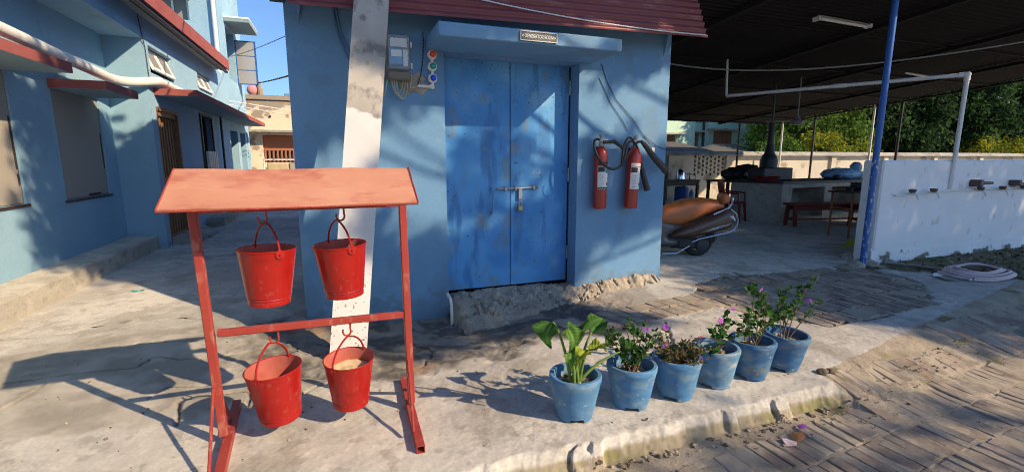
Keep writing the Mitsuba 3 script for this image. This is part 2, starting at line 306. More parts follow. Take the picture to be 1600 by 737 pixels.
PAV = [(3.3, 3.5), (3.75, 4.15), (4.5, 4.25), (6.4, 4.0), (6.2, 3.3), (5.5, 2.78), (4.4, 2.6), (3.8, 2.62)]
PAVP = shapely.Polygon(PAV).buffer(.02)
def crack_dist(x, y):
    P = np.stack([x.ravel() + .05 * wob(x, y, 11, 41, 4).ravel(), y.ravel() + .05 * wob(x, y, 11, 42, 4).ravel()], -1)
    dist = np.full(len(P), 9.0)
    for line in CRACKS:
        L = np.array(line)
        for a, b in zip(L[:-1], L[1:]):
            ab = b - a; t = np.clip(((P - a) @ ab) / (ab @ ab), 0, 1)
            dist = np.minimum(dist, np.linalg.norm(P - a - t[:, None] * ab, axis=1))
    return dist
def yard_z(x, y, fine=True, hollow=True):
    x, y = np.asarray(x, float), np.asarray(y, float)
    d = np.interp(x, [-.7, -.35, 0, .35, 1.0, 1.5, 2.5, 3.7], [0, -.03, -.10, -.14, -.19, -.13, -.07, 0])
    z = d * sst(2.95, 4.2, y) * sst(6.0, 5.0, y)
    z = z + .022 * wob(x, y, .8, 3)
    edge = 1.875 + .06 * wob(x, y, 4, 5) + .045 * wob(x, y, 9, 6, 4) + .02 * wob(x, y, 33, 7) - .035 * sst(.12, .2, wob(x, y, 5.5, 18))  + .22 * sst(2.8, 3.2, x) + np.maximum(0, x - 3.4) * .16
    ramp = .075 + .05 * wob(x, y, 4, 15) + .55 * sst(2.82, 3.05, x)
    z = z - .105 * sst(0, 1, (edge - y) / ramp + .15)
    if hollow: z = z - .035 * shapely.contains_xy(PAVP, x + .12 * wob(x, y, 6, 91), y + .12 * wob(x, y, 6, 92))
    if fine:
        z = z + .007 * wob(x, y, 9, 8) + .003 * wob(x, y, 40, 9, 2)
        yb = np.where(x < .3, 2.95 - .35 * (x - .3), 2.87 + .2 * (x - .3))
        m = sst(-.1, .14, y - yb + .9 * wob(x, y, 3, 21)) * sst(-1.2, -.5, x) * sst(3.0, 2.3, x) * sst(4.75, 4.6, y)
        z = z + m * (-.018 + .05 * wob(x, y, 7, 31) + .02 * wob(x, y, 22, 32))
        dist = crack_dist(x, y)
        z = z - (.022 * np.exp(-(dist / .009)**2)).reshape(z.shape)
    return z
def is_road(m):
    c = m.triangles_center
    e = 1.80 + .06 * wob(c[:, 0], c[:, 1], 6, 61) + np.where(c[:, 0] > 2.88, .22 + (c[:, 0] - 2.9) * .2, 0)
    return c[:, 1] < e
near = grid(np.arange(-3.3, 4.205, .009), np.arange(.9, 4.76, .009), yard_z)
rm = is_road(near)
yard = trimesh.Trimesh(near.vertices, near.faces[~rm], process=False); yard.remove_unreferenced_vertices()
road = trimesh.Trimesh(near.vertices, near.faces[rm], process=False); road.remove_unreferenced_vertices()
right = grid(np.r_[np.arange(4.2, 13.01, .03), np.arange(13.3, 40, .3)], np.arange(.9, 4.76, .03), yard_z)
rr = is_road(right)
yr = trimesh.Trimesh(right.vertices, right.faces[~rr], process=False); yr.remove_unreferenced_vertices()
ro = trimesh.Trimesh(right.vertices, right.faces[rr], process=False); ro.remove_unreferenced_vertices()
back = grid(np.r_[np.arange(-3.3, 12, .06), np.arange(12, 40, .3)], np.arange(4.75, 21, .06), lambda x, y: yard_z(x, y, False) + .006 * wob(x, y, 9, 8))
ym = cat([yard, yr, back]); yv = np.array(ym.vertices)
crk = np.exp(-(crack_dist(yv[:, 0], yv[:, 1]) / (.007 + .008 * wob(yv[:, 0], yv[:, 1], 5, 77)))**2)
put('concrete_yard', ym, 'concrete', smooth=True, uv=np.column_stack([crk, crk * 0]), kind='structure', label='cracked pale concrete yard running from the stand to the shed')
put('brick_road', cat([road, ro]), 'road_dirt', smooth=True, kind='structure', label='dusty brick paved road below the edge of the yard')
put('ground', bx(-150, 150, -150, 150, -.6, -.4), 'road_dirt', kind='structure', label='bare earth around the yard')

# ------------------------------------------------------------------ bricks
rng = np.random.default_rng(7); random.seed(7)
def brick_mesh(w, seed):
    r = np.random.default_rng(seed); m = bx(-w / 2, w / 2, -.115, .115, -.08, 0, .005)
    v = np.array(m.vertices); v += r.normal(0, .0028, v.shape); v[:, 2] += .004 * r.normal() * v[:, 0] / .05
    return trimesh.Trimesh(v, m.faces, process=False)
EDGE = [mikit.ply(brick_mesh(.069, i), smooth=False) for i in range(6)]
FLAT = [mikit.ply(brick_mesh(.110, 20 + i), smooth=False) for i in range(5)]
def road_z(x, y): return float(yard_z(np.array([x]), np.array([y]), False, False)[0])
def lay(row_y, x0, x1, parent, keep, lift, slope, flat_share):
    x = x0
    run, flat = 0, False
    while x < x1:
        if run <= 0: flat = random.random() < flat_share; run = random.randint(2, 6)
        run -= 1
        w = .115 if flat else .0745
        cx, cy = x + w / 2, row_y + slope * (x - 3) + random.gauss(0, .008)
        x += w + abs(random.gauss(0, .003))
        if not keep(cx, cy): continue
        z = road_z(cx, cy) + lift + random.gauss(0, .0025); pitch = math.atan((road_z(cx, cy + .1) - road_z(cx, cy - .1)) / .2)
        put('brick', random.choice(FLAT if flat else EDGE), random.choice(BRICKS), parent,
            xf=xform((cx, cy, z), pitch + random.gauss(0, .012), random.gauss(0, .014), slope + random.gauss(0, .015)))
for k, ry in enumerate((2.13, 1.88, 1.635, 1.39, 1.145, .9)):
    lay(ry, .7 + random.random() * .07, 6.6, 'brick_road', lambda x, y: (y < 1.80 - .105 + (max(0, x - 2.9) * .2) - (0.02 if x < 2.9 else -.2)) and y > 1.87 - .31 * (x - .48) - .25 and y > .405 * (x - 3.08) + .75 and (x < 3.0 or y < 2.02 or x > 3.6), .005, .055, .3)
put('brick_paving', grid(np.arange(3.3, 6.6, .1), np.arange(2.5, 4.4, .1), lambda x, y: yard_z(x, y, False, False) - .016), 'soil', kind='structure', label='sunken strip of old brick paving across the shaded yard')
def inpoly(x, y, P):
    s = False
    for (a, b), (c, d) in zip(P, P[1:] + P[:1]):
        if (b > y) != (d > y) and x < (c - a) * (y - b) / (d - b) + a: s = not s
    return s
for ry in (2.7, 2.95, 3.2, 3.45, 3.7, 3.95, 4.2):
    lay(ry, 3.25 + random.random() * .07, 6.6, 'brick_paving', lambda x, y: inpoly(x + random.gauss(0, .06), y + random.gauss(0, .03), PAV), .004, .03, .1)
for ry in (3.42, 3.66):
    lay(ry, 1.75, 3.35, 'brick_paving', lambda x, y: y < 3.6 or x > 2.2, .012, .06, .9)

# ------------------------------------------------------------------ generator room
def corrugated(path_yz, x0, x1, pitch=.076, amp=.011, along='x', n=8):
    """A sheet whose waves run along x: follows a path in (y, z)."""
    P = np.asarray(path_yz, float); seg = np.r_[0, np.cumsum(np.linalg.norm(np.diff(P, axis=0), axis=1))]
    k = int(seg[-1] / pitch * n); s = np.linspace(0, seg[-1], k)
    Q = np.column_stack([np.interp(s, seg, P[:, i]) for i in (0, 1)])
    t = np.gradient(Q, axis=0); t /= np.linalg.norm(t, axis=1, keepdims=True)
    w = amp * np.sin(2 * math.pi * s / pitch)
    Q = Q + w[:, None] * np.column_stack([-t[:, 1], t[:, 0]])
    V = np.vstack([np.column_stack([np.full(k, x), Q]) for x in np.linspace(x0, x1, 5)])
    F = []
    for c in range(4):
        i = np.arange(k - 1) + c * k
        F.append(np.stack([i, i + k, i + k + 1], 1)); F.append(np.stack([i, i + k + 1, i + 1], 1))
    return trimesh.Trimesh(V, np.vstack(F), process=False)

G = thing('generator_room', 'small bright blue building with a maroon corrugated roof and a double steel door', 'building')
front = diff(bx(-.345, 3.555, 4.5, 4.72, -.35, 3.2, .012), [bx(.985, 2.41, 4.3, 5, -.6, 2.37)])
front = front.subdivide_to_size(.25) if False else front
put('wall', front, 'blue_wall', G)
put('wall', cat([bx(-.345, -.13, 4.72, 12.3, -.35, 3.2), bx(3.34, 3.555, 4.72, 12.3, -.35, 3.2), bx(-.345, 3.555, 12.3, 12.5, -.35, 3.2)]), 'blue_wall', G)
arc = [(4.13, 2.60), (4.165, 2.68), (4.33, 3.08), (4.52, 3.5), (4.85, 3.85), (5.4, 4.05), (6.1, 4.12), (11.1, 4.12), (11.8, 4.0), (12.25, 3.7), (12.55, 3.2), (12.7, 2.6)]
sheet = corrugated(bez(*[(a, b) for a, b in arc[:1]], n=1).tolist() + arc[1:], -.28, 3.71)
sv = np.array(sheet.vertices); sv[:, 2] += (sv[:, 0] - 1.7) * .023; sheet = trimesh.Trimesh(sv, sheet.faces, process=False)
put('roof', sheet, 'maroon_sheet', G, smooth=True)
put('gable', cat([hull([(x, y, z - .03) for x in (a, a + .1) for y, z in arc[2:]] + [(a, 4.5, 2.5), (a + .1, 12.4, 2.5)]) for a in (-.24, 3.45)]), 'blue_wall', G)
can = np.array([(x, y, z + (x - 1.7) * .008) for x in (.822, 2.54) for y in (3.92, 4.502) for z in (2.375, 2.487)])
put('canopy', moved(bx(.822, 2.54, 3.92, 4.502, 2.375, 2.487, .008)), 'blue_wall', G)
put('door_leaf', cat([bx(1.005, 1.711, 4.69, 4.712, .03, 2.372, .004), bx(1.0, 1.03, 4.712, 4.75, .03, 2.36), bx(1.66, 1.70, 4.712, 4.75, .03, 2.36)]), 'door_paint', G)
put('door_leaf', cat([bx(1.720, 2.394, 4.694, 4.716, .028, 2.372, .004), bx(1.74, 1.78, 4.716, 4.75, .03, 2.36), bx(2.33, 2.37, 4.716, 4.75, .03, 2.36)]), 'door_paint', G)
put('door_frame', cat([bx(2.401, 2.409, 4.69, 4.75, .0, 2.369), bx(.987, 1.001, 4.66, 4.75, .0, 2.369), bx(1.001, 2.385, 4.70, 4.76, 2.376, 2.369), bx(.99, 2.40, 4.9, 4.92, -.3, 2.369)]), 'black_steel', G)
for z in (2.12, 1.2, .33):
    put('hinge', cat([tube([(2.397, 4.68, z - .05), (2.397, 4.68, z + .05)], .011), tube([(2.397, 4.68, z + .055), (2.397, 4.68, z + .10)], .009)]), 'grey_steel', G)
put('door_handle', cat([tube(bez((1.50, 4.69, 1.10), (1.50, 4.60, 1.08), (1.50, 4.60, .85), (1.50, 4.69, .83), n=16), .012), bx(1.485, 1.515, 4.683, 4.690, 1.08, 1.13), bx(1.485, 1.515, 4.683, 4.690, .80, .85)]), 'dull_blue', G)
put('door_bolt', cat([tube([(1.575, 4.672, 1.085), (2.01, 4.672, 1.092)], .010), tube([(2.01, 4.672, 1.092), (2.05, 4.672, 1.093)], [.017, .002]), tube([(1.56, 4.672, 1.085), (1.60, 4.672, 1.085)], .014),
                       bx(1.64, 1.67, 4.652, 4.693, 1.062, 1.11, .004), bx(1.755, 1.78, 4.652, 4.697, 1.065, 1.115, .004), bx(1.965, 1.99, 4.655, 4.697, 1.07, 1.118, .004), bx(1.80, 1.842, 4.660, 4.668, .97, 1.085, .003)]), 'grey_steel', G)
put('patched_ring', tube([(2.16 + .06 * math.cos(a), 4.692, 1.06 + .07 * math.sin(a)) for a in np.linspace(2.2, 5.6, 14)], .006), 'door_paint', G)
def plinth_z(x, y):
    z = np.interp(y, [3.75, 4.0, 4.2, 4.46, 4.72], [-.26, -.16, -.10, -.02, .0]) + .07 * sst(2.3, 3.2, x) * sst(4.2, 4.46, y)
    z = z + .05 * wob(x, y, 6, 51, 4) + .06 * np.maximum(wob(x, y, 12, 52), 0) + .022 * wob(x, y, 40, 53, 2) - .035 * (np.abs(wob(x, y * .25, 7, 54)) < .012)
    z = np.where(y > 4.36, np.minimum(z, np.interp(y, [4.36, 4.46, 4.72], [-.02, .03, .01]) + .07 * sst(2.3, 3.2, x) + .02 * wob(x, y, 9, 58)), z) - .10 * sst(1.06, .99, x)
    return z - .30 * sst(3.45, 3.62, x) - .1 * sst(4.0, 3.8, y)
put('plinth', grid(np.arange(.975, 3.63, .0125), np.arange(3.76, 4.71, .0125), plinth_z), 'rough_plaster', G, smooth=True, label='crumbling bare plaster step under the blue door')
put('drain_stub', tube([(.955, 4.42, .075), (.962, 4.34, .05), (.965, 4.31, .0), (.966, 4.30, -.2)], .016), 'white_pvc', G)
put('eave_bracket', cat([bx(-.43, -.33, 4.25, 4.5, 2.66, 2.70), bx(-.44, -.41, 4.25, 4.5, 2.66, 2.85), tube([(-.42, 4.25, 2.67), (-.30, 4.25, 2.655)], .018)]), 'black_steel', G)

S = thing('name_plate', 'grey lettered metal plate fixed on the canopy above the blue door', 'sign')
put('plate', bx(1.520, 1.866, 3.905, 3.919, 2.392, 2.472, .002), 'sign_plate', S)
put('plate_rim', cat([bx(1.520, 1.866, 3.901, 3.906, 2.466, 2.472), bx(1.520, 1.866, 3.901, 3.906, 2.392, 2.398), bx(1.520, 1.526, 3.901, 3.906, 2.398, 2.466), bx(1.860, 1.866, 3.901, 3.906, 2.398, 2.466)]), 'plate_letter', S)
tm = meshkit.text_mesh('GENERATOR ROOM', .027, .003, True); tw = tm.bounds[1][0]
tm.apply_scale((.272 / tw, 1, 1)); put('lettering', moved(tm, (1.558, 3.905, 2.419), rx=math.pi / 2), 'plate_letter', S)
put('arrow', cat([hull([(1.693 + s * .160, 3.902, 2.432), (1.693 + s * .145, 3.902, 2.445), (1.693 + s * .145, 3.902, 2.419), (1.693 + s * .160, 3.905, 2.432), (1.693 + s * .145, 3.905, 2.445), (1.693 + s * .145, 3.905, 2.419)]) for s in (-1, 1)]), 'plate_letter', S)

K = thing('padlock', 'brass padlock hanging from the bolt of the blue door', 'padlock')
put('body', bx(1.793, 1.846, 4.645, 4.668, .845, .905, .006), 'brass', K)
put('shackle', tube([(1.803, 4.656, .90), (1.803, 4.656, .935)] + [(1.8195 + .0165 * math.cos(a), 4.656, .935 + .022 * math.sin(a)) for a in np.linspace(math.pi, 0, 9)] + [(1.836, 4.656, .935), (1.836, 4.656, .90)], .005), 'grey_steel', K)

# meter box and its wiring, indicator lamps
M = thing('meter_box', 'grimy clear plastic electric meter box beside the leaning pole', 'meter box')
put('back_plate', bx(.455, .672, 4.47, 4.499, 2.085, 2.48, .006), 'grimy_plastic', M)
put('cover', bx(.462, .666, 4.385, 4.472, 2.17, 2.475, .012), 'clear_plastic', M)
put('meter', cat([bx(.485, .60, 4.42, 4.47, 2.22, 2.36, .006)]), 'dull_blue', M)
put('meter_label', cat([bx(.50, .59, 4.414, 4.419, 2.29, 2.345), bx(.50, .645, 4.462, 4.467, 2.38, 2.455), bx(.61, .65, 4.462, 4.467, 2.22, 2.36)]), 'label_white', M)
put('terminal_cover', bx(.462, .664, 4.39, 4.47, 2.09, 2.165, .012), 'grimy_plastic', M)
put('latch', cat([bx(.672, .690, 4.45, 4.475, 2.38, 2.43, .003), bx(.672, .690, 4.45, 4.475, 2.20, 2.25, .003)]), 'white_pvc', M)
put('wire', cat([tube(bez((.50 + .02 * i, 4.44, 2.09), (.50 + .02 * i, 4.42, 1.93 - .03 * i), (.58 + .03 * i, 4.44, 1.93 - .02 * i), (.60 + .02 * i, 4.46, 2.09), n=16), .005, 6) for i in range(3)] +
               [tube(bez((.46, 4.44, 2.09), (.43, 4.42, 1.9), (.42, 4.46, 1.95), (.40, 4.49, 2.0), n=12), .005, 6), tube(bez((.66, 4.45, 2.18), (.70, 4.44, 2.02), (.60, 4.44, 2.0), (.735, 4.46, 2.055), n=16), .005, 6)]), 'yellow_wire', M)
rs = np.random.default_rng(3); ang = np.linspace(0, 2 * math.pi, 23)[:-1]
patch = np.column_stack([.70 + (.14 + .03 * rs.normal(size=22)) * np.cos(ang), np.full(22, 4.4965), 2.07 + (.095 + .02 * rs.normal(size=22)) * np.sin(ang)])
pv = np.vstack([patch, patch + [0, .01, 0], [[.7, 4.493, 2.07]]]); pf = []
for i in range(22): j = (i + 1) % 22; pf += [[44, j, i], [i, j, 22 + j], [i, 22 + j, 22 + i]]
put('bare_plaster_patch', trimesh.Trimesh(pv, pf, process=False), 'rough_plaster', G, label='chipped bare patch in the blue paint below the meter box')
I = thing('indicator_lamps', 'stack of three red, green and blue indicator lamps on white conduit', 'indicator lamps')
put('conduit', cat([tube([(.735, 4.472, 2.055), (.87, 4.472, 2.055)], .013), tube([(.87, 4.472, 2.045), (.87, 4.472, 2.36)], .013), ball((.87, 4.472, 2.052), .02, 2), tube([(.775, 4.472, 2.045), (.775, 4.472, 2.065)], .019), tube([(.84, 4.472, 2.055), (.86, 4.472, 2.055)], .019)]), 'off_white', I)
for z, mt in ((2.335, 'lens_red'), (2.232, 'lens_green'), (2.128, 'lens_blue')):
    put('lamp_base', cat([moved(lathe([(.0, -.03), (.040, -.03), (.044, .0), (.040, .022), (.030, .028), (0, .028)], 24), (.87, 4.468, z), rx=math.pi / 2)]), 'off_white', I)
    put('lens', moved(lathe([(.028, .0), (.027, .018), (.018, .030), (0, .034)], 20), (.873, 4.442, z), rx=math.pi / 2), mt, I, smooth=40)
put('wall_cable', cat([tube(bez((.04, 4.494, 2.68), (.05, 4.492, 2.45), (.10, 4.49, 2.36), (.20, 4.492, 2.14), n=16), .008, 6), tube(bez((.065, 4.494, 2.68), (.07, 4.492, 2.5), (.13, 4.49, 2.36), (.23, 4.492, 2.18), n=16), .008, 6)]), 'blue_wire', label='pair of blue painted cables on the wall behind the leaning pole', cat='cable')
put('lamp_wire', cat([tube(bez((.80, 4.494, 2.53), (.80, 4.492, 2.2), (.76, 4.48, 2.16), (.735, 4.474, 2.06), n=16), .004, 6)]), 'black_wire', label='thin black wire dropping to the white conduit under the meter box', cat='wire')
put('hanging_wire', cat([tube([(2.665, 4.494, 2.38), (2.74, 4.492, 2.2), (2.86, 4.49, 2.02), (3.05, 4.488, 1.85), (3.22, 4.488, 1.66), (3.40, 4.486, 1.54), (3.55, 4.49, 1.50)], .0035, 6),
                          tube([(2.64, 4.494, 2.24), (2.78, 4.492, 2.0), (2.95, 4.49, 1.80), (3.02, 4.49, 1.70)], .003, 6), tube([(3.22, 4.488, 1.66), (3.34, 4.486, 1.52)], .003, 6)]), 'black_wire', label='black wires straggling down the wall right of the blue door', cat='wire')
put('wall_switch', cat([bx(3.325, 3.375, 4.465, 4.499, 1.45, 1.52, .006)]), 'off_white', label='small white switch on the wall above the right fire extinguisher', cat='switch')
put('eave_cable', tube(sag((.9, 4.17, 2.80), (3.66, 4.10, 2.66), .05, 20), .006, 6), 'white_wire', label='thin white cable sagging along the edge of the maroon roof', cat='cable')

# ------------------------------------------------------------------ fire extinguishers
def extinguisher(label, x, zb, lean, horn):
    E = thing('fire_extinguisher', label, 'fire extinguisher', None)
    L = lambda m: moved(m, (x, 4.405, zb), ry=lean)
    put('cylinder', L(lathe([(0, .0), (.058, .0), (.071, .012), (.072, .03), (.072, .56), (.066, .60), (.05, .63), (.028, .655), (.02, .67)], 36)), 'ext_red', E, smooth=40)
    def band(z0, z1, a0, a1, mt, nm, r=.0732):
        th = np.linspace(a0, a1, 15); V = np.vstack([np.column_stack([r * np.cos(th), r * np.sin(th), np.full(15, z)]) for z in (z0, z1)])
        i = np.arange(14); F = np.vstack([np.stack([i, i + 1, i + 16], 1), np.stack([i, i + 16, i + 15], 1)])
        put(nm, L(trimesh.Trimesh(V, F, process=False)), mt, E, smooth=True)
    a = -math.pi / 2
    band(.215, .455, a - .95, a + 1.0, 'label_white', 'label'); band(.395, .448, a - .9, a + .1, 'label_black', 'label_print', .0737)
    band(.24, .245, a - .7, a + .2, 'label_black', 'label_print', .0737)
    for k in range(5): band(.27 + .022 * k, .275 + .022 * k, a - .6 + .1 * (k % 2), a + .1 - .12 * (k % 3), 'grey_plate', 'label_print', .0737)
    band(.25, .285, a + .45, a + .75, 'label_black', 'label_print', .0737)
    if horn == 0: band(.47, .50, a - .9, a + .95, 'label_black', 'label_band', .0735); band(.218, .232, a - .95, a + 1, 'label_black', 'label_band', .0737); band(.385, .43, a + .2, a + .95, 'dull_blue', 'label_print', .0737)
    else: band(.462, .495, a - .95, a + 1.0, 'off_white', 'label_band', .0735)
    put('valve', cat([L(lathe([(.022, .655), (.026, .67), (.026, .70), (.016, .71), (.016, .755), (.028, .76), (.028, .775), (.01, .785), (.008, .80), (0, .80)], 16)), L(bx(-.03, .03, -.014, .014, .715, .74, .004)), L(moved(lathe([(.0, 0), (.012, 0), (.012, .05), (0, .05)], 12), (.02, 0, .728), ry=math.pi / 2)), L(bx(-.035, .035, -.006, .006, .79, .80, .002))]), 'grey_steel', E)
    put('wall_hook', L(bx(-.02, .02, .05, .095, .60, .66)), 'black_steel', E)
    return E
E0 = extinguisher('left fire extinguisher with black bordered label hanging upright on the blue wall', 2.640, .865, 0.0, 0)
E1 = extinguisher('right fire extinguisher with plain white label tilting against the wall near its corner', 3.035, .855, .04, 1)
put('hose', tube(bez((2.60, 4.39, 1.60), (2.40, 4.33, 1.64), (2.56, 4.30, 1.22), (2.74, 4.28, 1.22), (2.86, 4.30, 1.26), (2.90, 4.32, 1.52), n=26), .013, 8), 'rubber', E0)
put('hose', tube(bez((2.90, 4.32, 1.52), (2.93, 4.34, 1.62), (3.04, 4.36, 1.60), (3.12, 4.40, 1.45), n=14), .012, 8), 'rubber', E0)
put('hose_grip', tube([(2.62, 4.33, 1.565), (2.74, 4.31, 1.575), (2.84, 4.30, 1.51)], [.018, .02, .017], 10), 'rubber', E0)
put('discharge_horn', tube([(3.12, 4.40, 1.42), (3.16, 4.42, 1.33), (3.26, 4.42, 1.05)], [.014, .026, .036], 16), 'dark_plastic', E0)
put('hose', cat([tube(bez((3.02, 4.38, 1.585), (2.92, 4.32, 1.68), (2.84, 4.32, 1.58), (2.84, 4.31, 1.32), n=18), .012, 8), tube(bez((2.84, 4.31, 1.32), (2.93, 4.30, 1.50), (3.00, 4.31, 1.58), (3.08, 4.33, 1.58), n=12), .012, 8)]), 'rubber', E1)
put('discharge_horn', tube([(3.10, 4.35, 1.585), (3.17, 4.36, 1.53), (3.30, 4.38, 1.41), (3.47, 4.38, 1.265)], [.018, .028, .034, .042], 16), 'dark_plastic', E1)

# ------------------------------------------------------------------ leaning pole
def pole_mesh():
    V = []
    for z in (-.35, 4.6):
        s = z / 2.6; xl, xr, yy = -.13 + .319 * s, .13 + .316 * s, 3.465 + .465 * s
        V += [(xl + (.012 if y else 0), yy + .16 * y, z) for y in (0, 1)] + [(xr - (.012 if y else 0), yy + .16 * y, z) for y in (0, 1)]
    return hull(V)
put('utility_pole', pole_mesh(), 'pole_concrete', label='leaning square concrete pole, bare above and whitewashed below', cat='utility pole')

# ------------------------------------------------------------------ bucket stand
ST = thing('bucket_stand', 'red steel stand with a small pitched roof in front of the leaning pole', 'fire bucket stand')
def bar(a, b, w=.045, up=(0, 0, 1), w2=None):
    a, b = np.asarray(a, float), np.asarray(b, float); t = (b - a) / np.linalg.norm(b - a); s = np.cross(t, up); s /= np.linalg.norm(s); u = np.cross(s, t); h = w / 2; h2 = (w2 or w) / 2; c = .004
    P = []
    for p in (a, b):
        for i, j in ((1, 1), (1, -1), (-1, 1), (-1, -1)): P += [p + s * i * (h - c) + u * j * h2, p + s * i * h + u * j * (h2 - c)]
    return hull(P)
put('post', bar((-.606, 2.5, .045), (-.634, 2.5, 1.20), .038, (0, 1, 0)), 'stand_red', ST)
put('post', bar((.318, 2.5, .045), (.308, 2.5, 1.20), .038, (0, 1, 0)), 'stand_red', ST)
def foot(x0, x1, y0, y1):
    o = .0205; i = .0165
    m = diff(bx(-o, o, y0, y1, 0, 2 * o), [bx(-i, i, y0 - .1, y0 + .3, o - i, o + i)])
    v = np.array(m.vertices); v[:, 0] += x0 + (x1 - x0) * (v[:, 1] - y0) / (y1 - y0); return trimesh.Trimesh(v, m.faces, process=False)
put('foot', moved(foot(-.555, -.615, 2.06, 2.88), (0, 0, -.002)), 'stand_red', ST)
put('foot', moved(foot(.302, .318, 2.085, 2.85), (0, 0, -.008)), 'stand_red', ST)
for x, xf_ in ((-.612, -.59), (.318, .296)):
    put('brace', bar((x - .012, 2.48, .30), (xf_ - .012, 2.19, .045), .022, (1, 0, 0), .012), 'stand_red', ST)
    put('brace', bar((x, 2.52, .24), (x + .008, 2.66, .045), .03, (1, 0, 0), .012), 'stand_red', ST)
put('crossbar', bar((-.585, 2.5, .572), (.292, 2.5, .562), .034), 'stand_red', ST)
put('top_rail', bar((-.612, 2.5, 1.172), (.290, 2.5, 1.172), .04), 'stand_red', ST)
rf = [(2.215, 1.196), (2.5, 1.352), (2.785, 1.196)]
V = []
for x in np.linspace(-.683, .345, 9):
    for k, (y, z) in enumerate(rf): V.append((x, y, z + .003 * math.sin(x * 9 + k)))
    for k, (y, z) in enumerate(rf): V.append((x, y + (.002 if k == 0 else -.002 if k == 2 else 0), z - .005 + .003 * math.sin(x * 9 + k)))
F = []
for i in range(8):
    a, b = 6 * i, 6 * i + 6
    for p, q in ((0, 1), (1, 2), (5, 4), (4, 3), (3, 0), (2, 5)): F += [[a + p, b + p, b + q], [a + p, b + q, a + q]]
for a, f in ((0, 1), (48, -1)):
    for q in ((0, 1, 4), (0, 4, 3), (1, 2, 5), (1, 5, 4)): F.append([a + i for i in (q if f > 0 else q[::-1])])
rm_ = trimesh.Trimesh(V, F, process=False); put('roof', rm_, 'faded_red', ST, label='faded pink red sheet roof')
put('roof_rim', cat([bar((-.685, rf[0][0] - .003, rf[0][1] - .006), (.347, rf[0][0] - .003, rf[0][1] - .006), .008)] + [bar((x, 2.213, 1.196), (x, 2.5, 1.356), .007) for x in (-.686, .348)] + [bar((x, 2.787, 1.196), (x, 2.5, 1.356), .007) for x in (-.686, .348)]), 'stand_red', ST)

def hook_mesh(x, y, z):
    p = [(x + .012, y, z)] + [(x + .012, y, z - .02)] + [(x - .006 + .020 * math.cos(a), y, z - .04 + .024 * math.sin(a)) for a in np.linspace(.5, -math.pi - .45, 14)]
    return tube(p, .0048, 8)
bucket_prof = [(.0, .012), (.088, .012), (.092, .0), (.095, .0), (.097, .012), (.0955, .026), (.100, .031), (.0985, .040), (.103, .045), (.102, .052), (.131, .268), (.135, .271), (.136, .276), (.133, .279), (.129, .276), (.1275, .268), (.093, .02), (0, .02)]
BK = mikit.ply(lathe(bucket_prof[:15], 48), smooth=35); LN = mikit.ply(lathe(bucket_prof[14:], 48), smooth=35)
def bail():
    a = [(0, -.132, .262)] + [tuple(q) for q in bez((0, -.132, .262), (0, -.125, .36), (0, -.03, .40), (0, 0, .405), n=10)[1:]] + [tuple(q) for q in bez((0, 0, .405), (0, .03, .40), (0, .125, .36), (0, .132, .262), n=10)[1:]]
    return tube(a, .0052, 8)
BL = mikit.ply(bail(), smooth=40)
EAR = [mikit.ply(cat([moved(lathe([(0, 0), (.022, 0), (.022, .005), (0, .005)], 14), (0, s * .130, .262), rx=s * math.pi / 2 * -1), tube([(0, s * .128, .262), (0, s * .142, .262)], .006, 8)]), smooth=30) for s in (-1, 1)]
def bucket(label, x, z, hz, rot, rx=0, ry=0, s=1.0):
    hy = 2.5
    put('hook', hook_mesh(x, hy, hz), 'stand_red', ST)
    B = thing('fire_bucket', label, 'bucket', 'red fire buckets on the stand')
    apex = hz - .062
    M = xform((x - .005, hy, apex - .405 * s + .004), rx, ry, rot, s)
    put('body', BK, 'bucket_red', B, xf=M)
    put('lining', LN, 'bucket_inside', B, xf=M, label='faded dusty inside')
    put('handle', BL, 'bucket_red', B, xf=M)
    for e in EAR: put('ear', e, 'bucket_red', B, xf=M)
    return B, M
bucket('empty red bucket hanging at the upper left of the stand', -.345, 0, 1.155, .55, 0, .03, .985)
bucket('empty red bucket hanging at the upper right in front of the white pole', .006, 0, 1.155, .45, 0, -.05, .97)
bucket('faded inside red bucket hanging at the lower left of the stand', -.338, 0, .553, -.5, .06, -.04, 1.0)
B4, M4 = bucket('red bucket half filled with sand at the lower right of the stand', .004, 0, .545, -.7, .06, .05, .95)
rs = np.random.default_rng(5)
sm = lathe([(.001, .212)] + [(r, .210 + .008 * math.sin(r * 90)) for r in np.linspace(.02, .119, 9)], 40); sv = np.array(sm.vertices); sv[:, 2] += .012 * wob(sv[:, 0], sv[:, 1], 30, 3); 
put('sand', trimesh.Trimesh(sv, sm.faces, process=False), 'sand', B4, smooth=True, xf=M4)

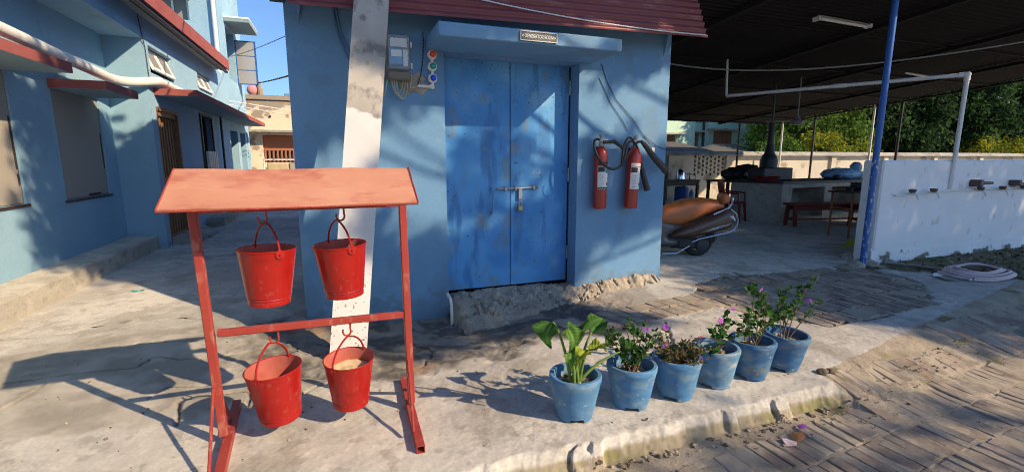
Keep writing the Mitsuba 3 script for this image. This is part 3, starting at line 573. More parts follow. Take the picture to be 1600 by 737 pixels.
# ------------------------------------------------------------------ pots and plants
def pot_body(seed):
    n = 64; th = np.arange(n) * 2 * math.pi / n
    prof = [(.098, .0, 1), (.1, .02, 1), (.108, .05, 0), (.110, .055, 0), (.118, .10, 0), (.1185, .105, 0), (.127, .15, 0), (.128, .156, 0), (.137, .20, 0), (.141, .212, 0), (.143, .222, 0), (.142, .238, 0), (.138, .244, 0), (.122, .244, 0), (.118, .238, 0), (.108, .17, 0), (.0, .165, 0)]
    r = np.random.default_rng(seed); V = []
    notch = np.zeros(n)
    for c in (0.2, 2.3, 4.4): notch = np.maximum(notch, (np.abs((th - c + math.pi) % (2 * math.pi) - math.pi) < .38).astype(float))
    for rad, z, low in prof:
        zz = np.full(n, z) + (notch * (.018 if z < .01 else .008) if low else 0)
        V.append(np.column_stack([rad * np.cos(th), rad * np.sin(th), zz]))
    V = np.vstack(V); V[:, :2] *= (1 + .02 * (meshkit.fbm(V * 14, 3, seed) - .5))[:, None]; V[:, 2] += .008 * (meshkit.fbm(V * 9, 2, seed + 5) - .5)
    F = []
    for i in range(len(prof) - 1):
        for q in range(n):
            s = (q + 1) % n; F += [[i * n + q, i * n + s, (i + 1) * n + s], [i * n + q, (i + 1) * n + s, (i + 1) * n + q]]
    bot = [[q, (q + n // 2) % n, (q + 1) % n] for q in range(0)]
    return trimesh.Trimesh(V, np.array(F + bot), process=False)
POTS = [(1.155, 2.125, 0.0, 'blue cement pot holding the broad leaved plant'), (1.515, 2.12, .3, 'chalk streaked blue pot second from the bucket stand'), (1.835, 2.12, -.2, 'blue pot overflowing with low moss and thin stems'),
        (2.155, 2.15, .1, 'lime stained pale blue pot with dry soil'), (2.455, 2.15, -.3, 'dark blue pot between the pale pot and the end pot'), (2.755, 2.17, .2, 'tilted dark blue pot at the end of the slab')]
def dirt(seed):
    m = lathe([(.001, .186)] + [(q, .184 + .004 * math.sin(q * 120)) for q in np.linspace(.015, .113, 8)], 36); v = np.array(m.vertices); v[:, 2] += .03 * wob(v[:, 0], v[:, 1], 28, seed); return trimesh.Trimesh(v, m.faces, process=False)
pz = []
for i, (x, y, a, lab) in enumerate(POTS):
    z = road_z(x, y) + .004; pz.append(z)
    P_ = thing('flower_pot', lab, 'flower pot', 'blue pots along the slab edge')
    M = xform((x, y, z), (0.0, .01, -.02, .0, .02, .03)[i], (0, .01, 0, .02, 0, .05)[i], a * 3 + i)
    put('body', pot_body(i), ('pot_blue', 'pot_blue', 'pot_blue', 'pot_pale', 'pot_dark', 'pot_dark')[i], P_, smooth=35, xf=M)
    put('soil', dirt(60 + i), 'soil', P_, smooth=True, xf=M)
    rs = np.random.default_rng(i)
    cl = [moved(trimesh.creation.icosphere(1, .008 + .012 * rs.random()), (.075 * (2 * rs.random() - 1), .075 * (2 * rs.random() - 1), .19)) for _ in range(26)]
    scene_key = put('pebbles', cat(cl), 'soil', P_, xf=M, kind='stuff')

def big_leaf(L, W, droop, curl, col, ridge=.022):
    """A broad leaf along +x from its stalk: veins pressed in, edges waved, the tip drooping."""
    nu, nv = 22, 15; V, C = [], []
    for i in range(nu):
        u = i / (nu - 1); w = W * (math.sin(math.pi * u**.62)**.85) * (1 if u < .98 else .3) + .0004
        for j in range(nv):
            v = 2 * j / (nv - 1) - 1
            x = L * (u - .10 * v * v * (1 - u)); y = w * v
            ang = droop * u * u; xx = L * (math.sin(ang) / max(droop, 1e-3) if droop else u); 
            z = -L * (1 - math.cos(ang)) * .8 + curl * abs(v) * w * 1.6 + ridge * .35 * math.sin((u * 1.0 - abs(v) * .22) * 46) * abs(v)**.5 * .5 + .018 * math.sin(9 * u + 3 * v) * abs(v)**2
            V.append((L * u * (1 - .28 * droop * u) , y, z))
            k = 1 + .7 * math.exp(-(v / .07)**2) - .26 * math.sin((u - abs(v) * .22) * 46) * abs(v)**.4 + .25 * math.sin(7 * u + 11 * v)
            C.append(np.array(col) * k)
    F = []
    for i in range(nu - 1):
        for j in range(nv - 1): a = i * nv + j; F += [[a, a + 1, a + nv + 1], [a, a + nv + 1, a + nv]]
    return trimesh.Trimesh(V, F, process=False), np.clip(C, 0, 1)
LP = thing('broad_leaved_plant', 'broad glossy leaved plant with long stalks in the first blue pot', 'plant')
x0, y0, z0 = 1.15, 2.125, pz[0] + .185
g1, g2, g3 = (.065, .155, .04), (.10, .20, .045), (.26, .32, .045)
leaves = [((1.00, 2.10, .565), math.radians(200), .9, 1.15, .17, .062, g1), ((1.085, 2.09, .525), math.radians(285), .75, 1.25, .16, .052, g2), ((1.27, 2.16, .45), math.radians(28), -.45, .5, .16, .055, g1),
          ((1.175, 2.06, .40), math.radians(215), .10, .9, .10, .042, g3), ((1.20, 2.07, .395), math.radians(-6), -.05, .6, .13, .046, g3), ((1.19, 2.15, .46), math.radians(70), -.2, .8, .14, .052, g1), ((1.42, 2.09, .345), math.radians(-8), -.05, .45, .14, .05, g1),
          ((1.10, 2.07, .40), math.radians(240), .5, .9, .11, .035, g2)]
for p, az, pitch, droop, L, W, col in leaves:
    m, c = big_leaf(L * 1.08, W * 1.12, droop * 1.15, .35, col)
    M = trimesh.transformations.euler_matrix(.25 * math.sin(az * 3), pitch, az, 'sxyz'); M[:3, 3] = p; m.apply_transform(M)
    put('leaf', m, 'thin_leaf', LP, smooth=True, color=c)
    b = (x0 + .03 * math.cos(az), y0 + .03 * math.sin(az), z0)
    dx, dy = p[0] - b[0], p[1] - b[1]
    put('stalk', tube(bez(b, (b[0] + .18 * dx, b[1] + .18 * dy, z0 + .5 * (p[2] - z0)), (b[0] + .75 * dx, b[1] + .75 * dy, z0 + .95 * (p[2] - z0)), p, n=14), np.linspace(.0105, .0045, 14), 8), 'stalk_green', LP, smooth=True)
plain('stalk_green', (.13, .21, .045), .45); plain('woody_stem', (.16, .10, .06), .8); plain('petal', (.36, .09, .42), .6); plain('petal_pink', (.55, .06, .16), .6)
wd, wc = [], None
rs = np.random.default_rng(15)
def leaf_cloud(pos, dirs, size, rng, cols, aspect=.36, fold=.25):
    """Many folded leaves: base at pos, along dirs."""
    n = len(pos); d = dirs / np.linalg.norm(dirs, axis=1, keepdims=True)
    r = rng.normal(size=(n, 3)); s = np.cross(d, r); s /= np.maximum(np.linalg.norm(s, axis=1, keepdims=True), 1e-9); u = np.cross(s, d)
    L = size * (.65 + .7 * rng.random(n))[:, None]; W = L * aspect
    a, m1, b = pos, pos + d * L * .5 - u * 0, pos + d * L - u * L * .08
    l, q = pos + d * L * .45 + s * W + u * W * fold, pos + d * L * .45 - s * W + u * W * fold
    V = np.stack([a, l, b, q], 1).reshape(-1, 3); i = np.arange(n)[:, None] * 4
    F = np.vstack([i + [0, 1, 2], i + [0, 2, 3]])
    cc = np.asarray(cols)[rng.integers(0, len(cols), n)] * (.7 + .6 * rng.random(n))[:, None]
    return trimesh.Trimesh(V, F, process=False), np.repeat(cc, 4, 0)
def flower(p, s, mt, parent):
    P = []
    rz = rs.random() * 6; ti = rs.normal(0, .5, 2)
    for k in range(5):
        a = k * 2 * math.pi / 5
        P.append(moved(hull([(0, 0, 0), (s * .6, s * .45, .003), (s, s * .25, .002), (s, -s * .25, .002), (s * .6, -s * .45, .003), (s * .5, 0, -.002)]), (0, 0, 0), rz=a))
    put('flower', moved(cat(P), p, rx=.7 + ti[0], ry=ti[1], rz=rz), mt, parent)
PER = [(.035, .11, .025), (.05, .14, .03), (.075, .17, .04), (.04, .09, .03)]
def periwinkle(label, i, stems, n_leaf, size_, flowers, cols=PER, mt='petal', lows=.2):
    x, y, _, _ = POTS[i]; z = pz[i] + .18; size = size_ * .78
    W = thing('flowering_plant', label, 'plant', None)
    pos, dirs, st = [], [], []
    for (tx, tz, ty, k) in stems:
        k = int(k * (.42 if i in (1, 2) else .6))
        b = np.array([x + .02 * rs.normal(), y + .02 * rs.normal(), z]); tip = np.array([tx, ty, tz])
        path = bez(b, b * .6 + tip * .4 + [.02 * rs.normal(), .02 * rs.normal(), .05], tip, n=16)
        st.append(tube(path, np.linspace(.0045, .0018, 16), 6))
        for _ in range(k):
            t = lows + (1 - lows) * rs.random()**.8; p = path[min(15, int(t * 15.99))] + rs.normal(0, .004, 3)
            tw = rs.normal(size=3); tw[2] = abs(tw[2]) * .5 + .15
            pos.append(p); dirs.append(tw)
            if rs.random() < .25:
                e = p + tw / np.linalg.norm(tw) * .05; st.append(tube([p, e], [.002, .0012], 5))
                for _ in range(4): pos.append(e - tw / np.linalg.norm(tw) * .02 * rs.random()); dirs.append(rs.normal(size=3) + [0, 0, .4])
    m, c = leaf_cloud(np.array(pos), np.array(dirs), size, rs, cols)
    put('stem', cat(st), 'woody_stem', W, smooth=True)
    put('leaves', m, 'thin_leaf', W, color=c, kind='stuff')
    for f in flowers: flower(f, .020 if mt == 'petal' else .010, mt, W)
periwinkle('bushy green plant with small purple flowers in the chalk streaked pot', 1, [(1.505 + .16 * math.cos(a), .40 + .07 * math.sin(2.3 * a), 2.13 + .09 * math.sin(a), 26) for a in np.linspace(0, 5.7, 12)] + [(1.70, .45, 2.1, 14), (1.56, .47, 2.1, 26), (1.48, .46, 2.15, 24)], 0, .045, [(1.685, 2.06, .462), (1.57, 2.08, .455), (1.655, 2.02, .375)])
periwinkle('low reddish green plant with thin bare stems in the mossy pot', 2, [(1.825 + .14 * math.cos(a), .285 + .05 * math.sin(5 * a), 2.11 + .13 * math.sin(a), 34) for a in np.linspace(0, 6, 22)] + [(1.955, .36, 2.08, 12), (1.93, .34, 2.10, 10), (1.70, .33, 2.1, 8)], 0, .026, [(1.957, 2.075, .36), (1.89, 1.99, .268), (1.97, 2.02, .25)], [(.09, .12, .03), (.17, .11, .05), (.06, .10, .03), (.20, .18, .06)], 'petal_pink')
periwinkle('sparse leaning plant with purple flowers in the pale stained pot', 3, [(2.12, .47, 2.08, 22), (2.04, .36, 2.06, 16), (2.20, .43, 2.12, 20), (2.30, .33, 2.10, 12), (2.06, .27, 2.02, 10)], 0, .05, [(2.20, 2.09, .495), (2.075, 2.05, .455)], lows=.35)
periwinkle('tall dense flowering plant in the dark blue middle pot', 4, [(2.40, .55, 2.12, 30), (2.46, .57, 2.15, 30), (2.52, .52, 2.12, 26), (2.33, .47, 2.08, 22), (2.58, .40, 2.12, 18), (2.30, .38, 2.1, 16), (2.48, .45, 2.05, 24), (2.38, .42, 2.18, 20)], 0, .05, [(2.455, 2.12, .585)], lows=.3)
periwinkle('tall open plant with upright leafy stems in the tilted end pot', 5, [(2.66, .57, 2.15, 34), (2.93, .60, 2.15, 34), (2.80, .48, 2.12, 22), (2.99, .46, 2.12, 18), (2.72, .43, 2.18, 18)], 0, .048, [(2.955, 2.13, .61), (2.85, 2.09, .48)], lows=.3)

# petals and rubble lying about
def scrap(pts, mt, name, label, c, z=0.0):
    P = np.array([(x, y, road_z(x, y) + .014 + dz) for x, y, dz in pts]); ctr = P.mean(0) + [0, 0, .004]
    V = np.vstack([P, P - [0, 0, .003], [ctr], [ctr - [0, 0, .003]]]); n = len(P); F = []
    for i in range(n): j = (i + 1) % n; F += [[2 * n, i, j], [2 * n + 1, n + j, n + i], [i, n + i, n + j], [i, n + j, j]]
    put(name, trimesh.Trimesh(V, F, process=False), mt, label=label, cat=c)
plain('petal_pale', (.62, .48, .48), .7); plain('leaf_dry', (.48, .20, .08), .8)
scrap([(2.13, 1.60, .0), (2.17, 1.575, .012), (2.20, 1.60, .008), (2.19, 1.65, .0), (2.145, 1.645, .014)], 'petal_pale', 'fallen_petal', 'pale pink petal fallen on the bricks below the pots', 'petal')
scrap([(2.205, 1.60, .01), (2.25, 1.59, .03), (2.275, 1.63, .035), (2.245, 1.665, .015), (2.21, 1.64, .0)], 'leaf_dry', 'fallen_leaf', 'curled orange leaf fallen on the bricks below the pots', 'leaf')
scrap([(2.345, 1.69, .0), (2.375, 1.68, .012), (2.39, 1.71, .012), (2.36, 1.725, .0)], 'petal', 'fallen_flower', 'tiny purple flower fallen on the bricks below the pots', 'flower')
rs = np.random.default_rng(23); st = []
for _ in range(420):
    x = rs.uniform(.6, 4.6); y = 1.79 - abs(rs.normal(0, .10)) + (max(0, x - 2.9) * .2) + (rs.random() < .2) * rs.uniform(-.6, .5)
    s = .003 + .008 * rs.random()**3; m = trimesh.creation.icosphere(1, s); m.apply_scale((1, .8, .6)); v = np.array(m.vertices); v *= 1 + .3 * rs.normal(size=(len(v), 1)) * .4
    st.append(moved(trimesh.Trimesh(v, m.faces, process=False), (x, y, road_z(x, y) + .012), rz=rs.random() * 6))
for _ in range(260):
    x = rs.uniform(-2.6, 3.4); y = rs.uniform(2.3, 4.2); s = .003 + .006 * rs.random()**3; m = trimesh.creation.icosphere(1, s); st.append(moved(m, (x, y, float(yard_z(np.array([x]), np.array([y]))[0]) + .002)))
for _ in range(70):
    x = rs.uniform(.5, 2.85); y = 1.80 - abs(rs.normal(0, .035)); s_ = .008 + .016 * rs.random()**2
    m = trimesh.creation.icosphere(1, s_); v = np.array(m.vertices) * (1, .75, .5); v *= 1 + .25 * rs.normal(size=(len(v), 1)); st.append(moved(trimesh.Trimesh(v, m.faces, process=False), (x, y, road_z(x, y) + .006), rz=rs.random() * 6))
put('gravel', cat(st), 'soil', kind='stuff', label='loose grit and crumbs scattered along the slab edge and yard')
for (x, y, s, r, lab) in ((2.92, 2.0, .035, .3, 'dark broken stone just past the end pot'), (2.985, 1.985, .028, 1.2, 'smaller broken stone right of the dark stone past the end pot')):
    m = trimesh.creation.icosphere(2, s); v = np.array(m.vertices); v *= 1 + .35 * (meshkit.fbm(v * 40, 3, int(r * 9)) - .5)[:, None] * 2; v[:, 2] *= .6
    put('loose_stone', trimesh.Trimesh(v, m.faces, process=False), 'bark', xf=xform((x, y, road_z(x, y) + .012), 0, 0, r), label=lab, cat='stone')

# ------------------------------------------------------------------ left building
B = thing('blue_house', 'long pale blue house with red edged sunshades along the left of the alley', 'building')
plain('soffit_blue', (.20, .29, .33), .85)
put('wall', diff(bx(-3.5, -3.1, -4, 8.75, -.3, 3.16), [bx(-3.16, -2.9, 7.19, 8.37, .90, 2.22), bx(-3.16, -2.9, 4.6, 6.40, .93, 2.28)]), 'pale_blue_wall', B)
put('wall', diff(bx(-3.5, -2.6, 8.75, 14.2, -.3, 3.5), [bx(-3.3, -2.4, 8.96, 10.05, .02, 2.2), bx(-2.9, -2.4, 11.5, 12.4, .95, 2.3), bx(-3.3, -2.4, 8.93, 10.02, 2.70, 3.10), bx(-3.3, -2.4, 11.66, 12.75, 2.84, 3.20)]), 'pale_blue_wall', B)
put('upper_wall', bx(-3.5, -2.603, -4, 8.748, 3.162, 3.5), 'pale_blue_wall', B)
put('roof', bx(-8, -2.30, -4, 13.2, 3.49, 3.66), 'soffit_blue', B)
for y0, y1 in ((-4, 3.0), (3.004, 9.55), (9.554, 13.2)):
    put('fascia', bx(-2.302, -2.275, y0, y1, 3.46, 3.69, .004), 'red_edge', B, label='dull red board along the eave')
put('gutter', tube([(-2.34, -4, 3.44), (-2.34, 13.2, 3.42)], .035, 10), 'black_steel', B)
put('gutter_cable', tube([(-2.45, -4, 3.47), (-2.45, 13.2, 3.46)], .014, 6), 'black_wire', B)
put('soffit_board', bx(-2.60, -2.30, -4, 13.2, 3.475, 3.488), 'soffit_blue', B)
for i, (x1, y0, y1, z0, z1) in enumerate(((-2.55, -4, 6.41, 2.285, 2.385), (-2.54, 7.15, 8.11, 2.215, 2.315), (-2.02, 8.95, 16.5, 2.375, 2.470))):
    xb = -3.11 if i < 2 else -2.61
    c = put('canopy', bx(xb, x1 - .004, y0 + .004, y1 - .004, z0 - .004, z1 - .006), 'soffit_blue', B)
    put('edge', cat([bx(x1 - .004, x1, y0, y1, z0, z1), bx(xb, x1 - .004, y0, y0 + .004, z0, z1), bx(xb, x1 - .004, y1 - .004, y1, z0, z1), bx(xb, x1 - .004, y0 + .004, y1 - .004, z1 - .006, z1)]), 'red_edge', c, label='red painted edge')
put('ledge', bx(-3.11, -2.70, -4, 8.745, -.2, .215, .02), 'ledge_cement', B)
put('ledge', bx(-2.61, -2.28, 11.2, 17.2, -.2, .19, .02), 'grey_cement', B)
put('doorstep', hull([(-2.62, 9.0, -.1), (-2.2, 9.1, -.1), (-2.15, 10.3, -.1), (-2.62, 10.9, -.1), (-2.62, 9.0, .12), (-2.25, 9.15, .06), (-2.2, 10.2, .05), (-2.62, 10.9, .12)]), 'grey_cement', B, label='broken cement step at the wooden door')
for (y0, y1, z0, z1) in ((7.19, 8.37, .90, 2.22), (4.6, 6.40, .93, 2.28)):
    w = put('window', cat([bx(-3.155, -3.12, y0, y0 + .04, z0, z1), bx(-3.155, -3.12, y1 - .04, y1, z0, z1), bx(-3.155, -3.12, y0, y1, z0, z0 + .04), bx(-3.155, -3.12, y0, y1, z1 - .04, z1)]), 'dark_wood', B)
    put('screen', grid(np.linspace(y0 + .01, y1 - .01, 30), np.linspace(z0 + .01, z1 - .01, 30), lambda a, b: -3.118 + .012 * wob(a, b, 3, 9)).apply_transform(np.array([[0, 0, 1, 0], [1, 0, 0, 0], [0, 1, 0, 0], [0, 0, 0, 1.]])), 'screen_cloth', w, smooth=True, label='beige cloth screen')
    for k in range(0): put('batten', bx(-3.108, -3.10, y0 + k * (y1 - y0) / 3 - .006, y0 + k * (y1 - y0) / 3 + .006, z0, z1), 'screen_cloth', w)
    put('sill', bx(-3.14, -3.085, y0 - .04, y1 + .04, z0 - .03, z0 - .002), 'dark_wood', B)
d = put('door', bx(-2.76, -2.74, 8.96, 10.05, .02, 2.2), 'dark_glass', B, label='brown slatted wooden double door')
for y in np.linspace(9.02, 9.98, 8): put('slat', bx(-2.70, -2.66, y - .025, y + .025, .10, 2.18, .004), 'wood', d)
for z in (.10, .75, 1.05, 2.12): put('rail', bx(-2.66, -2.63, 9.01, 10.0, z - .05, z + .05, .004), 'wood', d)
put('door_frame', cat([bx(-2.84, -2.60, 8.962, 9.01, .03, 2.198), bx(-2.84, -2.60, 10.0, 10.048, .03, 2.198), bx(-2.84, -2.60, 9.01, 10.0, 2.15, 2.198)]), 'wood', B)
w = put('window', bx(-2.85, -2.84, 11.52, 12.38, .97, 2.28), 'dark_glass', B)
for y in (11.52, 11.80, 12.08, 12.36): put('bar', bx(-2.84, -2.70, y - .02, y + .02, .97, 2.28), 'dark_wood', w)
put('frame', cat([bx(-2.64, -2.57, 11.46, 11.50, .93, 2.32), bx(-2.64, -2.57, 12.40, 12.44, .93, 2.32), bx(-2.64, -2.57, 11.50, 12.40, .93, .97), bx(-2.64, -2.57, 11.50, 12.40, 2.28, 2.32)]), 'dark_wood', w)
for k in range(5): put('louvre', bx(-2.58 + .02, -2.50, 11.55 + .16 * k, 11.63 + .16 * k, 1.0, 1.55), 'off_white', w)
for y0, y1, z0, z1 in ((8.93, 10.02, 2.70, 3.10), (11.66, 12.75, 2.84, 3.20)):
    w = put('window', bx(-2.90, -2.88, y0, y1, z0, z1), 'dark_glass', B, label='small top hung ventilator window with white frame')
    for a, b in ((y0 + .02, (y0 + y1) / 2), ((y0 + y1) / 2, y1 - .02)):
        fr = cat([bx(-.015, .015, a, a + .05, -.36, 0), bx(-.015, .015, b - .05, b, -.36, 0), bx(-.015, .015, a + .05, b - .05, -.36, -.31), bx(-.015, .015, a + .05, b - .05, -.05, 0)])
        fr = moved(fr, (-2.70, 0, z1 - .02), ry=-.38); put('sash', fr, 'off_white', w)
        put('pane', moved(bx(-.002, .002, a + .05, b - .05, -.31, -.05), (-2.70, 0, z1 - .02), ry=-.38), 'grey_plate', w)
put('electric_conduit', tube([(-2.585, 8.78, 2.6), (-2.585, 8.76, 3.0), (-2.585, 8.60, 3.46)], .006, 6), 'black_wire', B)
put('wall_pole', tube([(-2.52, 13.0, .1), (-2.52, 13.0, 2.37)], .025, 8), 'black_steel', B)
put('drain_pipe', cat([tube([(-2.86, -4, 2.99), (-2.86, 3, 2.72), (-2.86, 8.25, 2.485)], .062, 16), tube(bez((-2.86, 8.2, 2.487), (-2.84, 8.55, 2.47), (-2.62, 8.60, 2.50), (-2.50, 8.75, 2.56), (-2.50, 8.95, 2.565), n=14), .067, 16),
                       tube([(-2.50, 8.9, 2.565), (-2.52, 14.1, 2.54)], .058, 16)] + [tube([(-2.86, y - .05, 2.99 - (y + 4) * .0412), (-2.86, y + .05, 2.985 - (y + 4) * .0412)], .069, 16) for y in (1.0, 4.0, 7.0)]), 'white_pvc', smooth=40, label='fat white drain pipe running over the red sunshades', cat='pipe')

TB = thing('tall_house', 'taller pale blue house rising behind the long house with a grey window hood', 'building')
put('wall', diff(bx(-8, -2.6, 14.2, 17.25, -.3, 7.5), [bx(-2.9, -2.4, 15.0, 16.15, 3.55, 4.9), bx(-3.9, -3.2, 14.0, 14.5, 4.75, 5.35), bx(-2.9, -2.4, 14.4, 15.4, .1, 2.15), bx(-2.9, -2.4, 15.75, 16.6, .1, 2.15)]), 'pale_blue_wall', TB)
put('window', bx(-2.86, -2.84, 15.0, 16.15, 3.55, 4.9), 'dark_glass', TB)
put('doorway', bx(-2.86, -2.84, 14.4, 15.4, .1, 2.15), 'dark_wood', TB); put('doorway', bx(-2.86, -2.84, 15.75, 16.6, .1, 2.15), 'dark_wood', TB)
c = put('window_hood', bx(-2.605, -2.0, 14.87, 16.3, 4.97, 5.05, .006), 'soffit_blue', TB)
put('hood_top', bx(-2.605, -1.99, 14.86, 16.31, 5.052, 5.10, .01), 'off_white', c)
sh = put('shutter', cat([bx(-2.60, -2.06, 16.19, 16.21, 3.55, 3.58), bx(-2.60, -2.06, 16.19, 16.21, 4.75, 4.78), bx(-2.60, -2.06, 16.19, 16.21, 3.95, 3.97), bx(-2.60, -2.06, 16.19, 16.21, 4.35, 4.37), bx(-2.10, -2.06, 16.185, 16.215, 3.55, 4.78), bx(-2.60, -2.57, 16.185, 16.215, 3.55, 4.78)]), 'blue_post', TB)
for z0 in (3.58, 3.97, 4.37): put('panel', bx(-2.57, -2.10, 16.196, 16.204, z0, z0 + .38), 'grey_plate' if z0 > 5 else 'silver_panel', sh)
w = put('window', bx(-3.9, -3.2, 14.40, 14.42, 4.75, 5.35), 'grey_plate', TB)
for x in (-3.88, -3.56, -3.24): put('bar', bx(x - .02, x + .02, 14.30, 14.33, 4.75, 5.35), 'off_white', w)
put('window_hood', bx(-4.15, -3.0, 13.75, 14.2, 5.36, 5.44), 'soffit_blue', TB)
put('corner_pipe', tube([(-2.66, 14.12, 2.5), (-2.66, 14.12, 7.5)], .05, 12), 'white_pvc', TB)
put('ledge_pipe', tube([(-4.3, 14.05, 4.28), (-3.35, 14.05, 4.25)], .06, 10), 'white_pvc', TB)
put('meter_hatch', bx(-2.60, -2.57, 16.8, 17.1, .3, 2.2), 'pale_blue_wall', TB)

CB = thing('cream_house', 'weathered cream house closing the far end of the alley', 'building')
put('wall', diff(bx(-9, 5, 20, 26, -.3, 3.55), [bx(-2.58, -1.0, 19.8, 20.3, 1.25, 2.27)]), 'cream_wall', CB)
put('parapet', cat([bx(-9, 5, 19.93, 20.25, 3.552, 3.62), bx(-9, 5, 20.0, 20.2, 3.622, 3.72)]), 'cream_wall', CB)
put('sunshade', bx(-3.15, -.8, 19.45, 19.998, 2.36, 2.43), 'grey_cement', CB)
w = put('window', bx(-2.58, -1.0, 20.22, 20.24, 1.25, 2.27), 'dark_wood', CB)
put('shutter', bx(-2.56, -1.02, 20.12, 20.15, 1.70, 2.25), 'terracotta', w)
for k in range(11): put('slat', bx(-2.55 + .14 * k, -2.49 + .14 * k, 20.08, 20.11, 1.27, 1.72), 'brown_shutter', w)
put('wall_hook', ball((-2.25, 19.97, 2.95), .04, 1), 'black_steel', CB)
put('pink_bundle', ball((-2.82, 20.6, 3.95), .22, 2, (1, .8, 1)), 'pink_cloth', label='pink cloth heaped on the parapet of the cream house', cat='cloth', smooth=True)
put('roof_post', tube([(-2.55, 20.5, 3.6), (-2.58, 20.5, 4.0), (-2.62, 20.5, 4.3)], [.13, .10, .06], 10), 'cream_wall', label='short pale post standing on the roof of the cream house', cat='post')
put('roof_crate', bx(-1.75, -1.35, 20.4, 20.8, 3.7, 3.86, .02), 'dull_blue', label='small blue box on the roof of the cream house', cat='box')
R = thing('alley_barrier', 'white pipe rail with worn planks at the far end of the alley', 'barrier')
put('rail', cat([tube([(-2.28, 17.6, 0), (-2.28, 17.6, 1.36), (-.75, 17.6, 1.36), (-.75, 17.6, 0)], .03, 8)]), 'white_pvc', R)
put('plank', bx(-2.2, -1.55, 17.66, 17.95, 1.0, 1.25, .03), 'sand', R); put('plank', bx(-1.53, -.8, 17.66, 17.95, 1.02, 1.27, .03), 'grey_cement', R); put('frame', bx(-2.22, -.8, 17.7, 17.9, .75, 1.0), 'dark_wood', R)
for n_, (a, b, r, dp, lab) in enumerate((((-2.6, 12.0, 5.9), (-.3, 6.2, 3.65), .012, .05, 'thick black cable crossing the sky to the blue room'), ((-2.6, 15.5, 4.2), (-.34, 7.5, 3.2), .006, .04, 'thin cable across the sky below the window hood'), ((-2.06, 16.2, 3.62), (-.34, 8.0, 2.72), .016, .02, 'dark cable from the blue shutter to the blue room'))):
    put('overhead_cable', tube(sag(a, b, dp), r, 6), 'black_wire', label=lab, cat='cable')
for n_, (a, b, r, lab) in enumerate((((-2.5, 14.0, 2.85), (3.0, 19.95, 2.95), .012, 'white cable strung low in front of the cream house'), ((-2.5, 14.0, 2.75), (3.0, 19.95, 2.75), .010, 'lower white cable strung in front of the cream house'))):
    put('alley_cable', tube(sag(a, b, .12), r, 6), 'white_wire', label=lab, cat='cable')

# ------------------------------------------------------------------ open shed
SH = thing('open_shed', 'wide open sided shed with a dark corrugated roof on steel posts', 'shed')
def shed_z(y): return 2.672 - .0814 * (y - 13.3)
put('roof', corrugated([(3.5, shed_z(3.5)), (13.3, shed_z(13.3))], 3.80, 14.98, .10, .014, n=6), 'shed_sheet', SH, smooth=True)
for x in (5.0, 7.5, 10.0, 12.6): put('rafter', bar((x, 3.52, shed_z(3.52) - .075), (x, 13.2, shed_z(13.2) - .075), .06, (1, 0, 0), .10), 'shed_sheet', SH)
for y in (3.6, 5.3, 7.0, 8.7, 10.4, 12.0, 13.15): put('purlin', bx(3.85, 14.9, y - .025, y + .025, shed_z(y) - .045, shed_z(y) - .012), 'shed_sheet', SH)
put('edge_beam', bar((14.93, 3.52, shed_z(3.52) - .06), (14.93, 13.2, shed_z(13.2) - .06), .04, (1, 0, 0), .08), 'shed_sheet', SH)
def post(x, y, r, mt, lab=None, z0=0): put('post', tube([(x, y, z0), (x, y, shed_z(y) - .02)], r, 12), mt, SH, smooth=40, label=lab)
post(6.36, 4.0, .036, 'blue_post', 'chipped bright blue front post', -.12)
post(11.75, 4.02, .05, 'blue_post', 'far blue front post')
put('pole_sleeve', tube([(11.55, 4.0, 0), (11.55, 4.0, shed_z(4) - .03)], .04, 10), 'white_pvc', SH)
for x, y in ((13.35, 13.02), (14.9, 11.4), (14.9, 8.85)): post(x, y, .035, 'black_steel')
for x, y in ((14.9, 9.57), (14.9, 12.6)): post(x, y, .03, 'white_pvc')
rs = np.random.default_rng(31); ch = []
plain('peel_white', (.42, .52, .60), .8)
for _ in range(60):
    a = rs.uniform(2.2, 5.8); z = rs.uniform(0, 1.35); h = rs.uniform(.01, .05); w_ = rs.uniform(.15, .5)
    th = np.linspace(a, a + w_, 5); V = np.vstack([np.column_stack([6.36 + .0375 * np.cos(th), 4.0 + .0375 * np.sin(th), np.full(5, zz) + rs.normal(0, .006, 5)]) for zz in (z, z + h)])
    i = np.arange(4); ch.append(trimesh.Trimesh(V, np.vstack([np.stack([i, i + 1, i + 6], 1), np.stack([i, i + 6, i + 5], 1)]), process=False))
put('peeled_paint', cat(ch), 'peel_white', SH, kind='stuff')
TL = thing('tube_light', 'white fluorescent tube batten under the front of the shed roof', 'light fitting')
put('tube', tube([(6.23, 4.83, 3.255), (7.2, 4.88, 3.255)], .018, 12), 'off_white', TL); put('batten', bar((6.2, 4.85, 3.285), (7.24, 4.90, 3.285), .04), 'silver_panel', TL)
for s_ in (6.2, 7.23): put('holder', bx(s_ - .015, s_ + .015, 4.82, 4.92, 3.235, 3.285), 'off_white', TL)
put('strip_light', bar((10.4, 6.2, 3.03), (11.3, 6.3, 3.03), .03), 'silver_panel', label='second dim strip light deeper under the shed roof', cat='light fitting')
put('roof_cable', tube(bez((4.6, 6.5, 2.95), (6.2, 5.9, 2.55), (8.2, 5.0, 2.85), (10.2, 4.2, 3.2), n=24), .011, 6), 'grey_plate', label='grey cable sagging under the shed roof', cat='cable')
FN = thing('ceiling_fan', 'dark ceiling fan hanging from the shed roof', 'fan')
put('rod', tube([(9.4, 7.6, 2.2), (9.4, 7.6, 3.12)], .012, 8), 'grey_plate', FN); put('motor', lathe([(0, 2.12), (.10, 2.12), (.13, 2.16), (.13, 2.20), (.06, 2.24), (.03, 2.30), (0, 2.30)], 24, (9.4, 7.6, 0)), 'grey_plate', FN, smooth=40)
